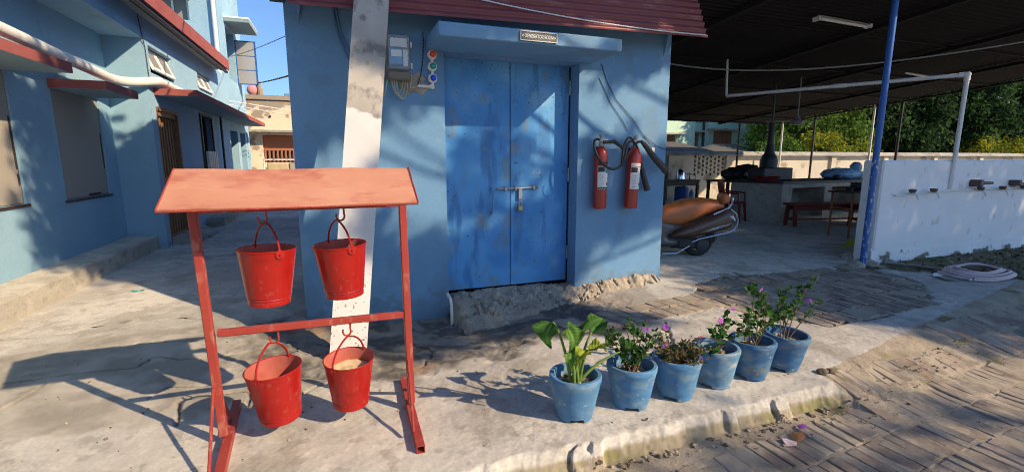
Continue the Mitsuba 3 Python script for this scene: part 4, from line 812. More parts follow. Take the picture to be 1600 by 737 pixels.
for a in (.3, 2.4, 4.5): put('blade', moved(bx(.12, .60, -.06, .06, -.005, .005, .003), (9.4, 7.6, 2.2), rx=.15, rz=a), 'grey_plate', FN)
PF = thing('water_pipe', 'white pvc pipe rising from the whitewashed wall and turning into the shed', 'pipe')
put('pipe', cat([tube([(8.14, 4.08, .95), (8.14, 4.08, 2.53)], .028, 12), tube([(8.14, 4.08, 2.53), (6.77, 6.96, 2.53)], .028, 12), tube([(6.77, 6.96, 2.53), (6.75, 6.98, 3.17)], .02, 10)]), 'white_pvc', PF, smooth=40)
put('elbow', cat([ball((8.14, 4.08, 2.53), .04, 2), tube([(8.14, 4.08, 2.45), (8.14, 4.08, 2.53)], .036, 12), tube([(8.14, 4.08, 2.53), (8.10, 4.16, 2.53)], .036, 12)]), 'white_pvc', PF, smooth=40)
put('coupling', tube([(7.55, 5.32, 2.53), (7.48, 5.47, 2.53)], .035, 12), 'white_pvc', PF)

W = thing('whitewashed_wall', 'stained whitewashed half wall at the front of the shed', 'wall')
wm = diff(bx(6.69, 14, 4.1, 4.36, -.3, 1.375, .02), [])
put('wall', wm, 'whitewash', W)
tp = grid(np.arange(6.66, 14, .03), np.arange(0, .31, .03), lambda x, y: 4.098 - .10 * np.maximum(0, .28 - y * 1.5 + .25 * wob(x, y, 5, 71)) * (y < .28))
tv = np.array(tp.vertices)[:, [0, 2, 1]]; tv[:, 2] -= .1; tv[:, 1] = np.where(tv[:, 2] > .19, 4.12, tv[:, 1])
put('footing', trimesh.Trimesh(tv, tp.faces, process=False), 'whitewash', W, smooth=True)
TP = thing('tap_pipe', 'row of taps on a pipe along the whitewashed wall', 'tap pipe')
put('pipe', tube([(6.95, 4.07, .915), (8.1, 4.065, .955), (10.4, 4.065, .955)], .016, 10), 'white_pvc', TP)
put('riser', tube([(8.14, 4.075, .95), (8.14, 4.075, 1.3)], .02, 8), 'grey_plate', TP)
for x in (7.17, 7.62, 8.7, 9.25, 9.8):
    t = put('tap', cat([tube([(x, 4.06, .94), (x, 4.0, .94), (x + .02, 3.96, .93), (x + .05, 3.95, .87)], .013, 8)]), 'white_pvc', TP)
    put('tap_handle', lathe([(0, .0), (.03, .0), (.042, .02), (.045, .045), (.0, .05)], 14, (x, 4.0, .95)), 'brown_plastic', t)
put('soap_dish', cat([bx(8.62, 8.95, 3.97, 4.098, 1.03, 1.07, .012), bx(8.60, 8.68, 3.96, 4.098, 1.0, 1.10, .012)]), 'brown_plastic', label='brown shelf on the whitewashed wall above the middle tap', cat='shelf')
put('wall_bracket', cat([bx(9.62, 9.85, 3.98, 4.098, .99, 1.04, .01), bx(9.60, 9.68, 3.97, 4.098, 1.0, 1.08, .012)]), 'brown_plastic', label='brown bracket on the whitewashed wall near the last tap', cat='shelf')
hp = []
for t in np.linspace(0, 1, 260):
    a = 2 * math.pi * 4.6 * t; r = .50 - .05 * (a / 6.283) + .02 * math.sin(a * 1.7); hp.append((7.24 + r * 1.0 * math.cos(a + 2.4), 3.23 + .62 * r * math.sin(a + 2.4), .03 + .022 * (t * 3) + .01 * math.sin(3 * a) + road_z(7.24, 3.23)))
hp = [(6.70, 3.05, .03), (6.82, 3.07, .03)] + hp
put('hose_coil', tube(hp, .017, 8), 'pink_hose', smooth=True, label='coiled pale pink hose on the soil below the whitewashed wall', cat='hose')
put('loose_pipe', tube([(6.85, 4.0, .02), (6.98, 3.72, .03), (7.02, 3.45, .04)], .016, 8), 'grey_plate', label='grey pipe end lying between the hose and the whitewashed wall', cat='pipe')
def sheet_scrap(name, x, y, w, l, rz, mt, lab, c, seed, z=.02):
    m = grid(np.linspace(-w, w, 12), np.linspace(-l, l, 12), lambda a, b: z + .05 * np.abs(wob(a, b, 8, seed)) + .04 * wob(a, b, 15, seed + 1)); put(name, moved(m, (x, y, road_z(x, y)), rz=rz), mt, smooth=30, label=lab, cat=c)
sheet_scrap('paper_scrap', 6.74, 3.35, .10, .06, .4, 'paper', 'crumpled white paper on the soil left of the hose', 'paper', 3)
sheet_scrap('plastic_scrap', 6.62, 3.22, .10, .06, 1.1, 'grey_plate', 'grey plastic scrap beside the white paper', 'scrap', 8)
sheet_scrap('foil_scrap', -2.08, 5.95, .05, .02, .2, 'lens_green', 'small green wrapper on the alley ground by the ledge', 'wrapper', 5, .006)
rs = np.random.default_rng(41)
n = 900; px_ = rs.uniform(6.4, 11, n); py_ = rs.uniform(2.4, 4.05, n); k = px_ + py_ > 10.3; pp_ = np.column_stack([px_[k], py_[k], yard_z(px_[k], py_[k], False) + .012])
dd = rs.normal(size=pp_.shape); dd[:, 2] *= .25
m, c = leaf_cloud(pp_, dd, .06, rs, [(.16, .11, .05), (.09, .07, .04), (.25, .22, .15), (.06, .08, .03)])
put('leaf_litter', m, 'leaf', color=c, kind='stuff', label='dry leaf litter on the soil below the whitewashed wall')
for i, (x, y, s, lab) in enumerate(((6.62, 4.12, .13, 'broken masonry lump at the corner of the whitewashed wall'), (6.95, 4.02, .08, 'small dark stone against the foot of the whitewashed wall'), (6.80, 4.42, .15, 'flat stone behind the blue post'), (6.30, 4.05, .12, 'rubble stone at the edge of the brick paving'))):
    m = trimesh.creation.icosphere(2, s); v = np.array(m.vertices); v *= (1 + .9 * (meshkit.fbm(v * 9, 2, i) - .5))[:, None]; v[:, 2] *= .6
    put('rubble_stone', trimesh.Trimesh(v, m.faces, process=False), 'rough_plaster', xf=xform((x, y, .0)), label=lab, cat='stone')

# ------------------------------------------------------------------ scooter
SC = thing('scooter', 'brown parked motor scooter with tan seat behind the corner of the blue room', 'scooter')
SX = xform((4.84, 5.34, .0), 0, 0, math.radians(158.3))
def sp(nm, m, mt, par=SC, smooth=30, **k): return put(nm, m, mt, par, smooth=smooth, xf=SX, **k)
def wheel(u, R, w, nm):
    ty = moved(lathe([(R - .075, -w * .35), (R - .03, -w * .5), (R - .008, -w * .35), (R, -w * .12), (R, w * .12), (R - .008, w * .35), (R - .03, w * .5), (R - .075, w * .35), (R - .075, -w * .35)], 40), (u, 0, R), rx=math.pi / 2)
    k = sp(nm, ty, 'rubber')
    sp('rim', cat([moved(lathe([(R - .075, -.035), (R - .09, -.02), (R - .09, .02), (R - .075, .035)], 32), (u, 0, R), rx=math.pi / 2), moved(lathe([(0, -.05), (.05, -.05), (.06, -.02), (.06, .02), (.05, .05), (0, .05)], 20), (u, 0, R), rx=math.pi / 2)] +
                 [moved(bx(-.018, .018, -.012, .012, .03, R - .08, .004), (u, 0, R), ry=a) for a in np.arange(5) * 2 * math.pi / 5]), 'grey_steel', k)
wheel(0, .215, .095, 'rear_wheel'); wheel(1.22, .215, .09, 'front_wheel')
sp('side_panel', puff([(.46, .30), (.25, .455), (-.14, .62), (-.35, .72), (-.45, .66), (-.485, .58), (-.463, .49), (-.387, .395), (-.085, .33), (.12, .27), (.45, .27)], .19, .10, off=.06), 'brown_panel', smooth=50)
sp('silver_trim', puff([(.08, .345), (-.10, .445), (-.25, .49), (-.387, .52), (-.43, .50), (-.33, .45), (-.15, .385)], .205, .03, off=.12), 'silver_panel', smooth=50)
sp('lower_body', puff([(.70, .50), (.60, .56), (.25, .455), (.46, .30), (.12, .27), (.10, .22), (.25, .17), (.75, .15)], .17, .07, off=.07), 'grey_panel', smooth=50)
sp('seat', puff([(.66, .58), (.56, .70), (.40, .775), (.24, .825), (.0, .85), (-.22, .825), (-.31, .76), (-.33, .71), (-.14, .63), (.05, .55), (.22, .475), (.40, .45), (.62, .47)], .175, .11, off=.04), 'brown_seat', smooth=60)
sp('seat_seam', tube([(-.33, .178, .705), (-.14, .186, .622), (.05, .186, .545), (.22, .18, .468), (.40, .17, .445)], .006, 6), 'dark_plastic')
sp('backrest', puff([(-.29, .76), (-.27, .85), (-.29, .91), (-.35, .915), (-.40, .86), (-.39, .78)], .13, .05, off=.05), 'brown_seat', smooth=60)
sp('tail_light', puff([(-.335, .60), (-.41, .625), (-.465, .55), (-.45, .515), (-.40, .55)], .198, .03, off=.12), 'lamp_lens', smooth=50)
for s in (-1, 1):
    sp('guard_rail', tube([(.14, s * .19, .235), (.03, s * .20, .285), (-.10, s * .205, .315), (-.387, s * .20, .385), (-.48, s * .17, .455), (-.515, s * .12, .53), (-.48, s * .13, .62), (-.39, s * .14, .70)], .012, 8), 'chrome')
    sp('grab_rail', tube([(-.14, s * .18, .625), (-.35, s * .165, .715), (-.405, s * .14, .78), (-.425, s * .10, .85)], .015, 8), 'chrome')
    sp('footrest', bx(.18, .33, s * .16, s * .23, .215, .245, .006), 'dark_plastic')
    sp('mirror', cat([tube(bez((.86, s * .25, 1.0), (.84, s * .33, 1.12), (.83, s * .38, 1.2), n=8), .006, 6), moved(ball((0, 0, 0), .06, 2, (.3, 1, .65)), (.83, s * .39, 1.22))]), 'dark_plastic')
sp('engine', cat([bx(-.10, .32, .04, .15, .13, .26, .03), moved(lathe([(0, -.02), (.09, -.02), (.10, .0), (.08, .03), (0, .035)], 24), (-.02, .15, .19), rx=-math.pi / 2), bx(.1, .4, -.12, .05, .12, .27, .03)]), 'dark_plastic')
sp('kick_lever', tube([(.16, .17, .18), (.35, .20, .075), (.55, .20, .07)], .010, 8), 'chrome')
sp('exhaust', tube([(.35, -.14, .15), (.2, -.17, .15), (.1, -.19, .17), (-.32, -.19, .22)], [.02, .025, .055, .05], 14), 'black_steel')
sp('mudguard', tube([(.0 + .25 * math.cos(a), 0, .215 + .25 * math.sin(a)) for a in np.linspace(.5, 3.0, 12)], .045, 8), 'dark_plastic')
sp('number_plate', bx(-.50, -.49, -.09, .09, .36, .46, .003), 'label_white')
sp('floorboard', bx(.5, .92, -.15, .15, .19, .24, .02), 'dark_plastic')
sp('apron', plate([(.84, .22), (.92, .22), (1.02, .45), (.98, .80), (.92, .92), (.86, .90), (.90, .55)], .21, .05, .85), 'brown_panel')
sp('fork', cat([tube([(1.22, s * .07, .215), (1.0, s * .05, .6), (.9, 0, .95)], .018, 8) for s in (-1, 1)]), 'grey_steel')
sp('front_mudguard', tube([(1.22 + .25 * math.cos(a), 0, .215 + .25 * math.sin(a)) for a in np.linspace(.2, 2.8, 12)], .055, 8), 'brown_panel')
sp('handlebar', cat([tube([(.80, -.34, .99), (.88, -.15, 1.0), (.88, .15, 1.0), (.80, .34, .99)], .016, 8), ball((.92, 0, 1.0), .11, 2, (.9, 1.3, .8))]), 'dark_plastic')
sp('headlight', ball((1.0, 0, .99), .07, 2, (.5, 1.2, .8)), 'lamp_lens')

# ------------------------------------------------------------------ things under the shed
CT = thing('cooking_counter', 'grey cement counter with open niches behind the red brown bench', 'counter')
base = hull([(x, y, z) for x, y in ((9.03, 7.5), (13.2, 7.75), (13.2, 8.6), (8.65, 8.55)) for z in (0, .855)])
put('body', diff(base, [bx(9.35, 10.45, 7.2, 8.2, .10, .76), bx(10.70, 11.9, 7.2, 8.25, .10, .76), bx(12.1, 13.0, 7.2, 8.3, .10, .76)]), 'ledge_cement', CT)
put('slab', hull([(x, y, z) for x, y in ((8.99, 7.46), (13.24, 7.71), (13.24, 8.64), (8.60, 8.59)) for z in (.857, .905)]), 'dark_plastic', CT)
def bench(label, x, y, rz, L, w=.30, h=.485):
    N = thing('wooden_bench', label, 'bench'); M = xform((x, y, 0), 0, 0, rz)
    put('seat', bx(0, L, -w / 2, w / 2, h - .045, h, .008), 'bench_paint', N, xf=M)
    for s in (-1, 1): put('apron', bx(.12, L - .12, s * (w / 2 - .05) - .012, s * (w / 2 - .05) + .012, h - .15, h - .047), 'bench_paint', N, xf=M)
    for u in (.10, L - .10):
        for s in (-1, 1): put('leg', hull([(u + i * .035, s * (w / 2 - .05) + j * .03, z) for i in (-1, 1) for j in (-1, 1) for z in (h - .046,)] + [(u + i * .03, s * (w / 2 - .01) + j * .025, 0) for i in (-1, 1) for j in (-1, 1)]), 'bench_paint', N, xf=M)
    put('stretcher', cat([bx(.1, L - .1, -.015, .015, .12, .15), bx(.08, .12, -w / 2 + .02, w / 2 - .02, .14, .18), bx(L - .12, L - .08, -w / 2 + .02, w / 2 - .02, .14, .18)]), 'bench_paint', N, xf=M)
bench('long red brown wooden bench in front of the cement counter', 8.76, 7.12, -.20, 2.4)
bench('second wooden bench behind the metal frame table, half hidden', 9.9, 6.55, -.15, 1.9)
TT = thing('frame_table', 'rusty metal frame table with dishes near the blue post', 'table')
put('table_top', bx(8.38, 9.75, 5.58, 6.02, .80, .825, .004), 'dark_wood', TT)
for x in (8.46, 9.66):
    for y in (5.62, 5.98): put('leg', tube([(x, y, 0), (x, y, .80)], .018, 8), 'terracotta', TT)
    put('rung', cat([tube([(x, 5.62, z), (x, 5.98, z)], .013, 6) for z in (.22, .52)]), 'terracotta', TT)
put('steel_bowl', lathe([(0, 0), (.05, 0), (.085, .07), (.09, .075), (.082, .07), (.045, .01), (0, .01)], 20, (8.55, 5.75, .826)), 'chrome', label='small steel bowl on the end of the metal frame table', cat='bowl', smooth=40)
put('black_pot', lathe([(0, 0), (.09, 0), (.12, .05), (.11, .12), (.125, .14), (.115, .14), (.10, .12), (0, .02)], 24, (8.86, 5.82, .826)), 'black_steel', label='black cooking pot on the metal frame table', cat='pot', smooth=40)
rbk = thing('red_bottle', 'red plastic bottle on the metal frame table', 'bottle')
put('body', lathe([(0, 0), (.055, 0), (.06, .02), (.06, .15), (.05, .18), (.02, .21), (0, .21)], 20, (9.10, 5.80, .826)), 'red_plastic', rbk, smooth=40); put('cap', lathe([(.02, .20), (.022, .24), (0, .245)], 14, (9.10, 5.80, .826)), 'red_plastic', rbk)
bb = trimesh.creation.icosphere(4, 1); v = np.array(bb.vertices) * [.62, .35, .15]; v *= (1 + .35 * (meshkit.fbm(v * 7, 3, 4) - .5))[:, None]; v[:, 2] = np.maximum(v[:, 2], -.11)
v2 = ball((.42, 0, .17), .13, 3); w2 = np.array(v2.vertices); w2 += .05 * (meshkit.fbm(w2 * 12, 3, 2) - .5)[:, None]
put('flour_bag', cat([trimesh.Trimesh(v, bb.faces, process=False), trimesh.Trimesh(w2, v2.faces, process=False)]), 'blue_bag', smooth=True, xf=xform((11.65, 8.05, 1.02), 0, 0, -.05), label='pale blue plastic sack lying on the cement counter', cat='sack')
put('small_black_pot', ball((11.2, 7.85, .96), .08, 2, (1.3, 1, .8)), 'black_steel', label='small black pot against the blue sack', cat='pot', smooth=True)
OV = thing('sheet_stove', 'black sheet metal stove with tall chimney on the cement counter', 'stove')
put('body', cat([bx(9.02, 9.92, 8.0, 8.45, .907, 1.19, .02)]), 'black_steel', OV)
put('hood', lathe([(.19, 1.19), (.19, 1.36), (.15, 1.46), (.11, 1.52), (.09, 1.70), (.0, 1.75)], 24, (9.42, 8.25, 0)), 'black_steel', OV, smooth=40)
put('chimney', cat([tube([(9.42, 8.25, 1.55), (9.42, 8.25, 2.2)], .075, 12), tube([(9.42, 8.25, 2.2), (9.42, 8.25, shed_z(8.25) - .02)], .03, 10), tube(bez((9.36, 8.25, 2.0), (9.22, 8.25, 2.02), (9.2, 8.25, 1.85), n=8), .02, 6)]), 'black_steel', OV, smooth=40)
put('red_basin', lathe([(0, 0), (.2, 0), (.27, .10), (.28, .10), (.2, .01), (0, .01)], 24, (8.95, 7.86, .907)), 'red_plastic', label='red basin on the counter left of the stove', cat='basin', smooth=40)
tb = trimesh.creation.icosphere(4, 1); v = np.array(tb.vertices) * [.5, .3, .24]; v *= (1 + .9 * (meshkit.fbm(v * 6, 4, 12) - .5))[:, None]
put('black_tarp', trimesh.Trimesh(v, tb.faces, process=False), 'black_steel', smooth=True, xf=xform((9.85, 9.35, 1.0), 0, 0, -.3), label='bundled black tarpaulin behind the red plastic chair', cat='tarpaulin')
DT = thing('dark_table', 'dark wooden table carrying the bundled tarpaulin', 'table')
put('table_top', bx(9.0, 10.6, 9.0, 9.75, .82, .86), 'dark_wood', DT)
for x in (9.05, 10.55):
    for y in (9.05, 9.7): put('leg', bx(x - .03, x + .03, y - .03, y + .03, 0, .82), 'dark_wood', DT)
RC = thing('plastic_chair', 'dark red plastic chair left of the cement counter', 'chair'); cm = xform((8.28, 8.1, 0), 0, 0, .5)
put('seat', bx(-.23, .23, -.22, .22, .42, .45, .01), 'red_plastic', RC, xf=cm)
put('backrest', cat([hull([(x, .20 + dy + .08 * (z > .6), z) for x in (-.22, .22) for dy in (0, .02) for z in (.47,)] + [(x, .30 + dy, .92) for x in (-.17, .17) for dy in (0, .02)])]), 'red_plastic', RC, xf=cm)
for sx in (-1, 1):
    for sy in (-1, 1): put('leg', hull([(sx * .20 + a, sy * .19 + b, .42) for a in (-.025, .025) for b in (-.025, .025)] + [(sx * .23 + a, sy * .23 + b, 0) for a in (-.018, .018) for b in (-.018, .018)]), 'red_plastic', RC, xf=cm)
    put('armrest', tube([(sx * .24, -.18, .44), (sx * .25, -.17, .64), (sx * .25, .16, .66), (sx * .22, .25, .70)], .02, 8), 'red_plastic', RC, xf=cm)
TD = thing('wooden_table', 'dark wooden table with a kettle at the back left of the shed', 'table')
put('table_top', bx(8.9, 10.25, 11.3, 12.0, .73, .77, .006), 'dark_wood', TD)
for x in (8.96, 10.18):
    for y in (11.36, 11.94): put('leg', bx(x - .035, x + .035, y - .035, y + .035, 0, .73), 'dark_wood', TD)
for y in (11.34, 11.94): put('apron', bx(9.0, 10.15, y, y + .02, .60, .73), 'dark_wood', TD)
KT = thing('steel_kettle', 'steel kettle on the dark wooden table at the back', 'kettle')
put('body', lathe([(0, 0), (.14, 0), (.15, .02), (.12, .22), (.08, .27), (0, .28)], 24, (9.72, 11.6, .771)), 'chrome', KT, smooth=40)
put('handle', tube([(9.86, 11.6, .82), (9.94, 11.6, .85), (9.94, 11.6, .98), (9.83, 11.6, 1.01)], .012, 8), 'chrome', KT)
put('lid', lathe([(.085, 1.04), (.05, 1.07), (.02, 1.09), (0, 1.09)], 16, (9.72, 11.6, 0)), 'black_steel', KT)
JG = thing('wire_rack', 'small wire rack on the dark wooden table beside the kettle', 'rack')
put('frame', cat([tube([(10.0, y, .77), (10.0, y, .93), (10.2, y, .93), (10.2, y, .77)], .01, 6) for y in (11.5, 11.75)] + [tube([(10.0, 11.5, .93), (10.0, 11.75, .93)], .01, 6), tube([(10.2, 11.5, .93), (10.2, 11.75, .93)], .01, 6)]), 'black_steel', JG)
put('blue_drum', lathe([(0, 0), (.2, 0), (.21, .03), (.21, .5), (.19, .55), (0, .55)], 24, (9.85, 11.65, 0)), 'blue_post', label='blue plastic drum under the dark wooden table', cat='drum', smooth=40)
put('blue_bottle', lathe([(0, 0), (.09, 0), (.10, .03), (.10, .3), (.07, .36), (.03, .4), (.03, .45), (0, .45)], 20, (10.45, 11.9, 0)), 'blue_bag', label='pale blue water bottle on the floor beside the dark wooden table', cat='bottle', smooth=40)
UM = thing('folded_umbrella', 'lime green and orange cloth umbrella dropped on the floor beside the blue post', 'umbrella')
um = hull([(0, 0, .01), (.6, -.12, .01), (.62, .2, .01), (.55, .05, .26), (.35, .04, .17)]).subdivide().subdivide().subdivide(); v = np.array(um.vertices); v += .03 * (meshkit.fbm(v * 9, 3, 1) - .5)[:, None]; v[:, 2] = np.maximum(v[:, 2], .004)
put('canopy', trimesh.Trimesh(v, um.faces, process=False), 'lime_cloth', UM, smooth=35, xf=xform((7.55, 5.12, 0), 0, 0, -.25)); put('stripe', tube([(8.02, 5.0, .02), (8.0, 5.0, .17), (8.06, 5.08, .25)], .018, 6), 'terracotta', UM)
put('shaft', tube([(7.35, 5.33, .03), (8.1, 4.86, .03)], .012, 8), 'pink_hose', UM)

BW = thing('boundary_wall', 'grimy boundary wall with a pierced vent panel behind the shed', 'wall')
holes = []
for c in range(8):
    for r in range(4 if c % 2 else 5):
        x = 11.66 + c * .175; z = .86 + .15 * r + (.075 if c % 2 else 0); holes.append(bx(x - .045, x + .045, 13, 13.6, z - .052, z + .052, .012))
put('wall', diff(bx(3, 40.0, 13.2, 13.38, -.3, 1.5), holes), 'shed_wall', BW)
put('coping', hull([(x, y, z) for x in (3, 40.0) for y, z in ((13.0, 1.50), (13.0, 1.53), (13.2, 1.65), (13.45, 1.65), (13.45, 1.50))]), 'grey_cement', BW)
for x in (10.6, 13.1, 15.05, 18.4, 21.5, 24.8, 28.2): put('pier', bx(x - .13, x + .13, 13.1, 13.2, -.2, 1.498), 'shed_wall', BW)

MH = thing('mint_house', 'pale mint green house beyond the boundary wall', 'building')
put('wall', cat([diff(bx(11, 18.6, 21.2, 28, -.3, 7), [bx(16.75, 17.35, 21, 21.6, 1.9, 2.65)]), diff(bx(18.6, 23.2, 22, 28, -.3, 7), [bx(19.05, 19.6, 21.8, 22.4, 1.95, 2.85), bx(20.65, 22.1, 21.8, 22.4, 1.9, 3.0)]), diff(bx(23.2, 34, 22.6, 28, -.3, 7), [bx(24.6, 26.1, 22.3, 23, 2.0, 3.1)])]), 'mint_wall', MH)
for x0, x1, y, z0, z1 in ((16.75, 17.35, 21.2, 1.9, 2.65), (19.05, 19.6, 22, 1.95, 2.85), (20.65, 22.1, 22, 1.9, 3.0), (24.6, 26.1, 22.6, 2.0, 3.1)):
    w = put('window', bx(x0, x1, y + .12, y + .15, z0, z1), 'brown_shutter', MH)
    for k in range(4): put('shutter', bx(x0 + k * (x1 - x0) / 4 + .015, x0 + (k + 1) * (x1 - x0) / 4 - .015, y + .09, y + .118, z0 + .03, z1 - .03), 'brown_shutter', w)
    put('hood', bx(x0 - .5, x1 + .3, y - .45, y - .003, z1 + .03, z1 + .11), 'shed_wall', MH)
put('rain_pipe', cat([tube([(19.85, 21.93, 0), (19.85, 21.93, 7)], .07, 8), tube([(18.65, 21.93, 3.5), (19.85, 21.93, 3.5)], .04, 8)]), 'far_tile', MH)
RF = thing('low_tiled_shed', 'low shed with dark tiled roof behind the pierced boundary wall', 'shed')
put('roof', hull([(8.5, 13.62, 1.64), (13.25, 13.62, 1.60), (8.5, 15.1, 2.08), (12.4, 15.1, 2.03), (8.5, 15.2, 2.0), (12.5, 15.2, 1.95), (8.5, 13.62, 1.60), (13.25, 13.62, 1.56)]), 'far_tile', RF); put('wall', bx(8.6, 13.1, 13.85, 15.1, -.3, 1.58), 'shed_wall', RF)  # wall set close behind the vent holes, as a backing that darkens them
RF = thing('low_tiled_shed', 'second tiled shed with its roof ridge rising before the brown shuttered window', 'shed')
put('roof', hull([(15.0, 16.5, 1.68), (18.0, 16.5, 1.72), (16.6, 17.6, 2.08), (17.9, 17.6, 2.08), (15.4, 17.6, 1.75), (15.0, 17.8, 1.7), (18.0, 17.8, 1.75)]), 'far_tile', RF); put('wall', bx(15.2, 17.8, 16.8, 17.6, -.3, 1.67), 'shed_wall', RF)

# ------------------------------------------------------------------ trees
def limb(a, b, r0, r1, rng, n=10):
    a, b = np.asarray(a, float), np.asarray(b, float); m = (a + b) / 2 + rng.normal(0, .12, 3) * np.linalg.norm(b - a)
    return tube(bez(a, m, b, n=n), np.linspace(r0, r1, n), 8)
def tree(name, label, base, fork_z, clumps, radii, n_leaf, size, cols, seed, r0=.16, group=None, spread=.45, twigs=60):
    rng = np.random.default_rng(seed); K_ = thing(name, label, 'tree' if 'bush' not in name else 'bush', group)
    clumps = np.asarray(clumps, float); radii = np.broadcast_to(radii, (len(clumps),))
    f = np.array([base[0] + .2 * rng.normal(), base[1] + .2 * rng.normal(), fork_z])
    put('trunk', limb(base, f, r0, r0 * .7, rng, 12), 'bark', K_, smooth=True)
    pick = rng.choice(len(clumps), min(twigs, len(clumps)), replace=False)
    put('branches', cat([limb(f + rng.normal(0, .05, 3), clumps[i], r0 * .35, .015, rng) for i in pick]), 'bark', K_, smooth=True)
    pos, dirs, tone = [], [], []
    for c, r in zip(clumps, radii):
        k = int(n_leaf * (r / .5)**2); tone.append(np.full(k, rng.uniform(.55, 1.5)))
        d = rng.normal(size=(k, 3)); d /= np.linalg.norm(d, axis=1, keepdims=True)
        pos.append(c + d * (r * (.35 + .65 * rng.random(k)**.6))[:, None] * [1, 1, .8]); dirs.append(d * .5 + rng.normal(0, .5, (k, 3)) + [0, 0, -.35])
    m, c = leaf_cloud(np.vstack(pos), np.vstack(dirs), size, rng, cols, aspect=.3)
    put('crown', m, 'thin_leaf', K_, color=np.clip(c * np.repeat(np.concatenate(tone), 4)[:, None], 0, .6))
def blob(cx, cy, cz, rx, ry, rz, n, seed):
    rng = np.random.default_rng(seed); d = rng.normal(size=(n, 3)); d /= np.linalg.norm(d, axis=1, keepdims=True)
    return np.array([cx, cy, cz]) + d * (.55 + .45 * rng.random((n, 1))) * [rx, ry, rz]
DARK = [(.04, .075, .03), (.05, .10, .035), (.08, .14, .05), (.03, .06, .03)]
MID = [(.085, .16, .035), (.125, .21, .04), (.065, .13, .03), (.16, .235, .045)]
YEL = [(.20, .25, .03), (.25, .28, .035), (.15, .21, .03), (.34, .28, .025)]
bgt = [('dark leafy tree rising in the middle of the gap under the shed roof', 24.5, 18.0, 4.6, 3.4, 3.6, DARK, 90), ('dense dark tree just left of the white pipe beyond the wall', 28.6, 17.2, 4.4, 3.2, 4.0, DARK, 95),
       ('tall dark tree behind the white pipe beyond the wall', 33.0, 17.2, 4.8, 3.4, 4.6, DARK, 110), ('very dark tree at the far right edge of the gap', 39.5, 17.5, 5.0, 3.8, 4.8, DARK, 110), ('tall dark tree standing behind all the others', 34.0, 24.0, 7.0, 5.0, 5.5, DARK, 120),
       ('mid green tree just right of the stove chimney', 19.6, 16.4, 2.9, 1.5, 1.7, MID, 50), ('sunlit green tree left of the blue post beyond the wall', 22.0, 16.2, 2.9, 1.7, 1.7, MID, 60), ('thin green tree growing in front of the brown shuttered window', 18.3, 16.6, 2.5, .6, 1.4, MID, 18)]
for i, (lab, x, y, z, r, rz, cols, n) in enumerate(bgt):
    tree('leafy_tree', lab, (x, y, -.3), 1.2, blob(x, y, z, r, r * .8, rz, n, 100 + i), .55 if r < 2 else .8, 110 if r < 2 else 90, .15 if r < 2 else .26, cols, 200 + i, twigs=14)
for i, (lab, x, y, z, r, rz, cols, n) in enumerate((('bright green bush behind the wall beside the stove chimney', 17.2, 14.6, 1.7, .8, .7, MID, 24), ('sunlit green bush spreading behind the wall above the blue sack', 19.6, 14.6, 1.75, 1.1, .75, YEL, 30), ('yellow green bush low behind the wall beside the blue post', 21.8, 14.4, 1.5, .9, .5, YEL, 24),
                                                     ('yellow clipped hedge bush at the far right above the wall', 32.5, 14.6, 1.7, 2.4, .8, YEL, 50))):
    tree('garden_bush', lab, (x, y, -.3), .8, blob(x, y, z, r, r * .7, rz, n, 300 + i), .42, 120, .12, cols, 400 + i, r0=.05, twigs=8)

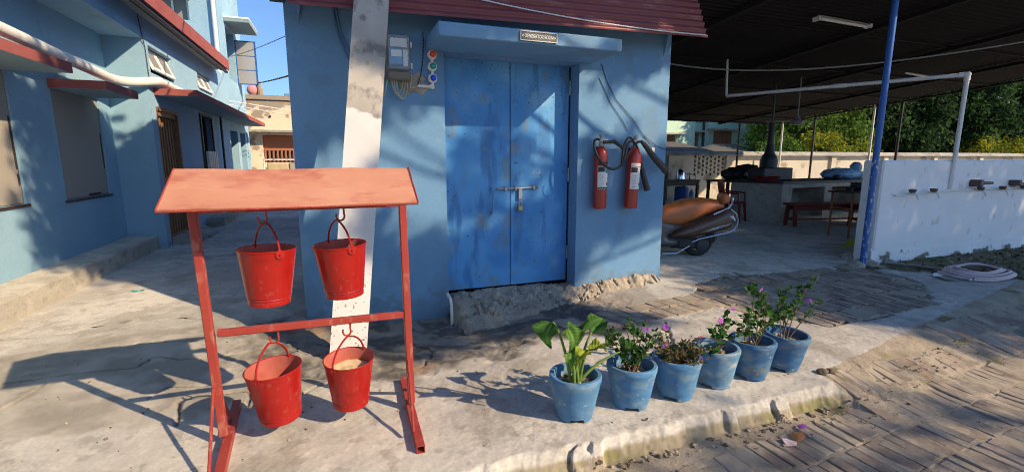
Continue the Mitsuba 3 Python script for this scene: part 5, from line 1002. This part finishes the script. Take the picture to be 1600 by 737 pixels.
# the two shade trees stand outside the frame on the sun's side; their shadows break up the light on the blue room and the yard
rng = np.random.default_rng(77)
def shade_clumps(n, xr, yr, zr, gaps, seed, ok=None):
    r = np.random.default_rng(seed); out = []
    while len(out) < n:
        xs, ys, z = r.uniform(*xr), r.uniform(*yr), r.uniform(*zr)
        if any((xs - a)**2 / (rx + .30)**2 + (ys - b)**2 / (ry + .30)**2 < 1 for a, b, rx, ry in gaps) or (ok and not ok(xs, ys)): continue
        out.append((xs + KX * z, ys - KY * z, z))
    return out
def wallgap(X, z, rx, rz): return (X - KX * z, 4.5 + KY * z, rx, rz)
GAPS = [wallgap(-.1, 1.2, .28, .8), wallgap(.60, 1.5, .62, .55), wallgap(.75, .85, .3, .25), wallgap(2.75, 1.95, .32, .4), wallgap(3.2, 2.1, .42, .45), wallgap(3.45, 1.6, .25, .5), wallgap(1.45, 1.8, .08, .1), wallgap(2.15, 1.65, .08, .15), wallgap(2.85, .35, .3, .2), wallgap(3.4, .5, .3, .45), wallgap(2.0, 1.05, .05, .15), wallgap(1.2, .9, .06, .15),
        (3.0, 4.2, .5, .35), (3.9, 4.35, .6, .22), (3.3, 3.4, .7, .3), (-.6, 7.2, .5, .3)]
wall_side = lambda xs, ys: xs < 3.3 - (ys - 4.5) * .9 + .35 and (xs > -.3 or ys > 4.0 - 1.05 * (xs + .345) + .45)
cl = shade_clumps(140, (-3.4, 3.6), (4.6, 8.0), (7.0, 9.0), GAPS, 5, wall_side) + shade_clumps(26, (.3, 2.4), (3.55, 4.7), (7, 8.5), GAPS[:-3] + [(2.4, 4.2, .2, .1)], 6)
n1 = len(cl)
for y, z in ((6.85, .2), (6.8, .6), (6.85, 1.2), (6.9, 1.75), (7.3, 1.7), (7.0, .95), (7.05, 1.5), (7.2, 2.0), (7.6, 1.0), (7.7, 1.45), (8.1, 1.35), (8.35, 1.5), (7.4, .45)):
    for h, dy in ((7.2, 0), (6.5, .2), (6.0, .42)): cl.append((-3.1 - KX * z + KX * h, y + dy + KY * z - KY * h, h))  # extra leaf clumps added to throw shade on the left house wall
tree('shade_tree', 'tall spreading tree outside the frame that dapples the blue wall', (9.5, .3, -.3), 4.8, cl, np.r_[np.full(n1, .36), np.full(len(cl) - n1, .42)], 170, .15, MID, 501, r0=.09, twigs=10)
far_side = lambda x, y: y > max(1.35, 2.65 - .75 * (x - 3.3)) + .68
cl = shade_clumps(240, (3.9, 14), (1.8, 6.6), (6, 9.5), [(3.9, 4.35, .7, .1), (3.3, 3.4, .6, .2), (9.3, 4.8, .25, .2)], 7, far_side) + shade_clumps(50, (5.0, 12.5), (6.6, 8.6), (6, 9), [], 8) + [(3.3 + KX * 8, 1.15 - KY * 8, 8), (2.2 + KX * 8, 1.25 - KY * 8, 8)]
tree('shade_tree', 'broad dense tree outside the frame that shades the right of the yard', (17.5, -4.6, -.3), 4.2, cl, .52, 130, .16, DARK, 502, r0=.24, twigs=40)
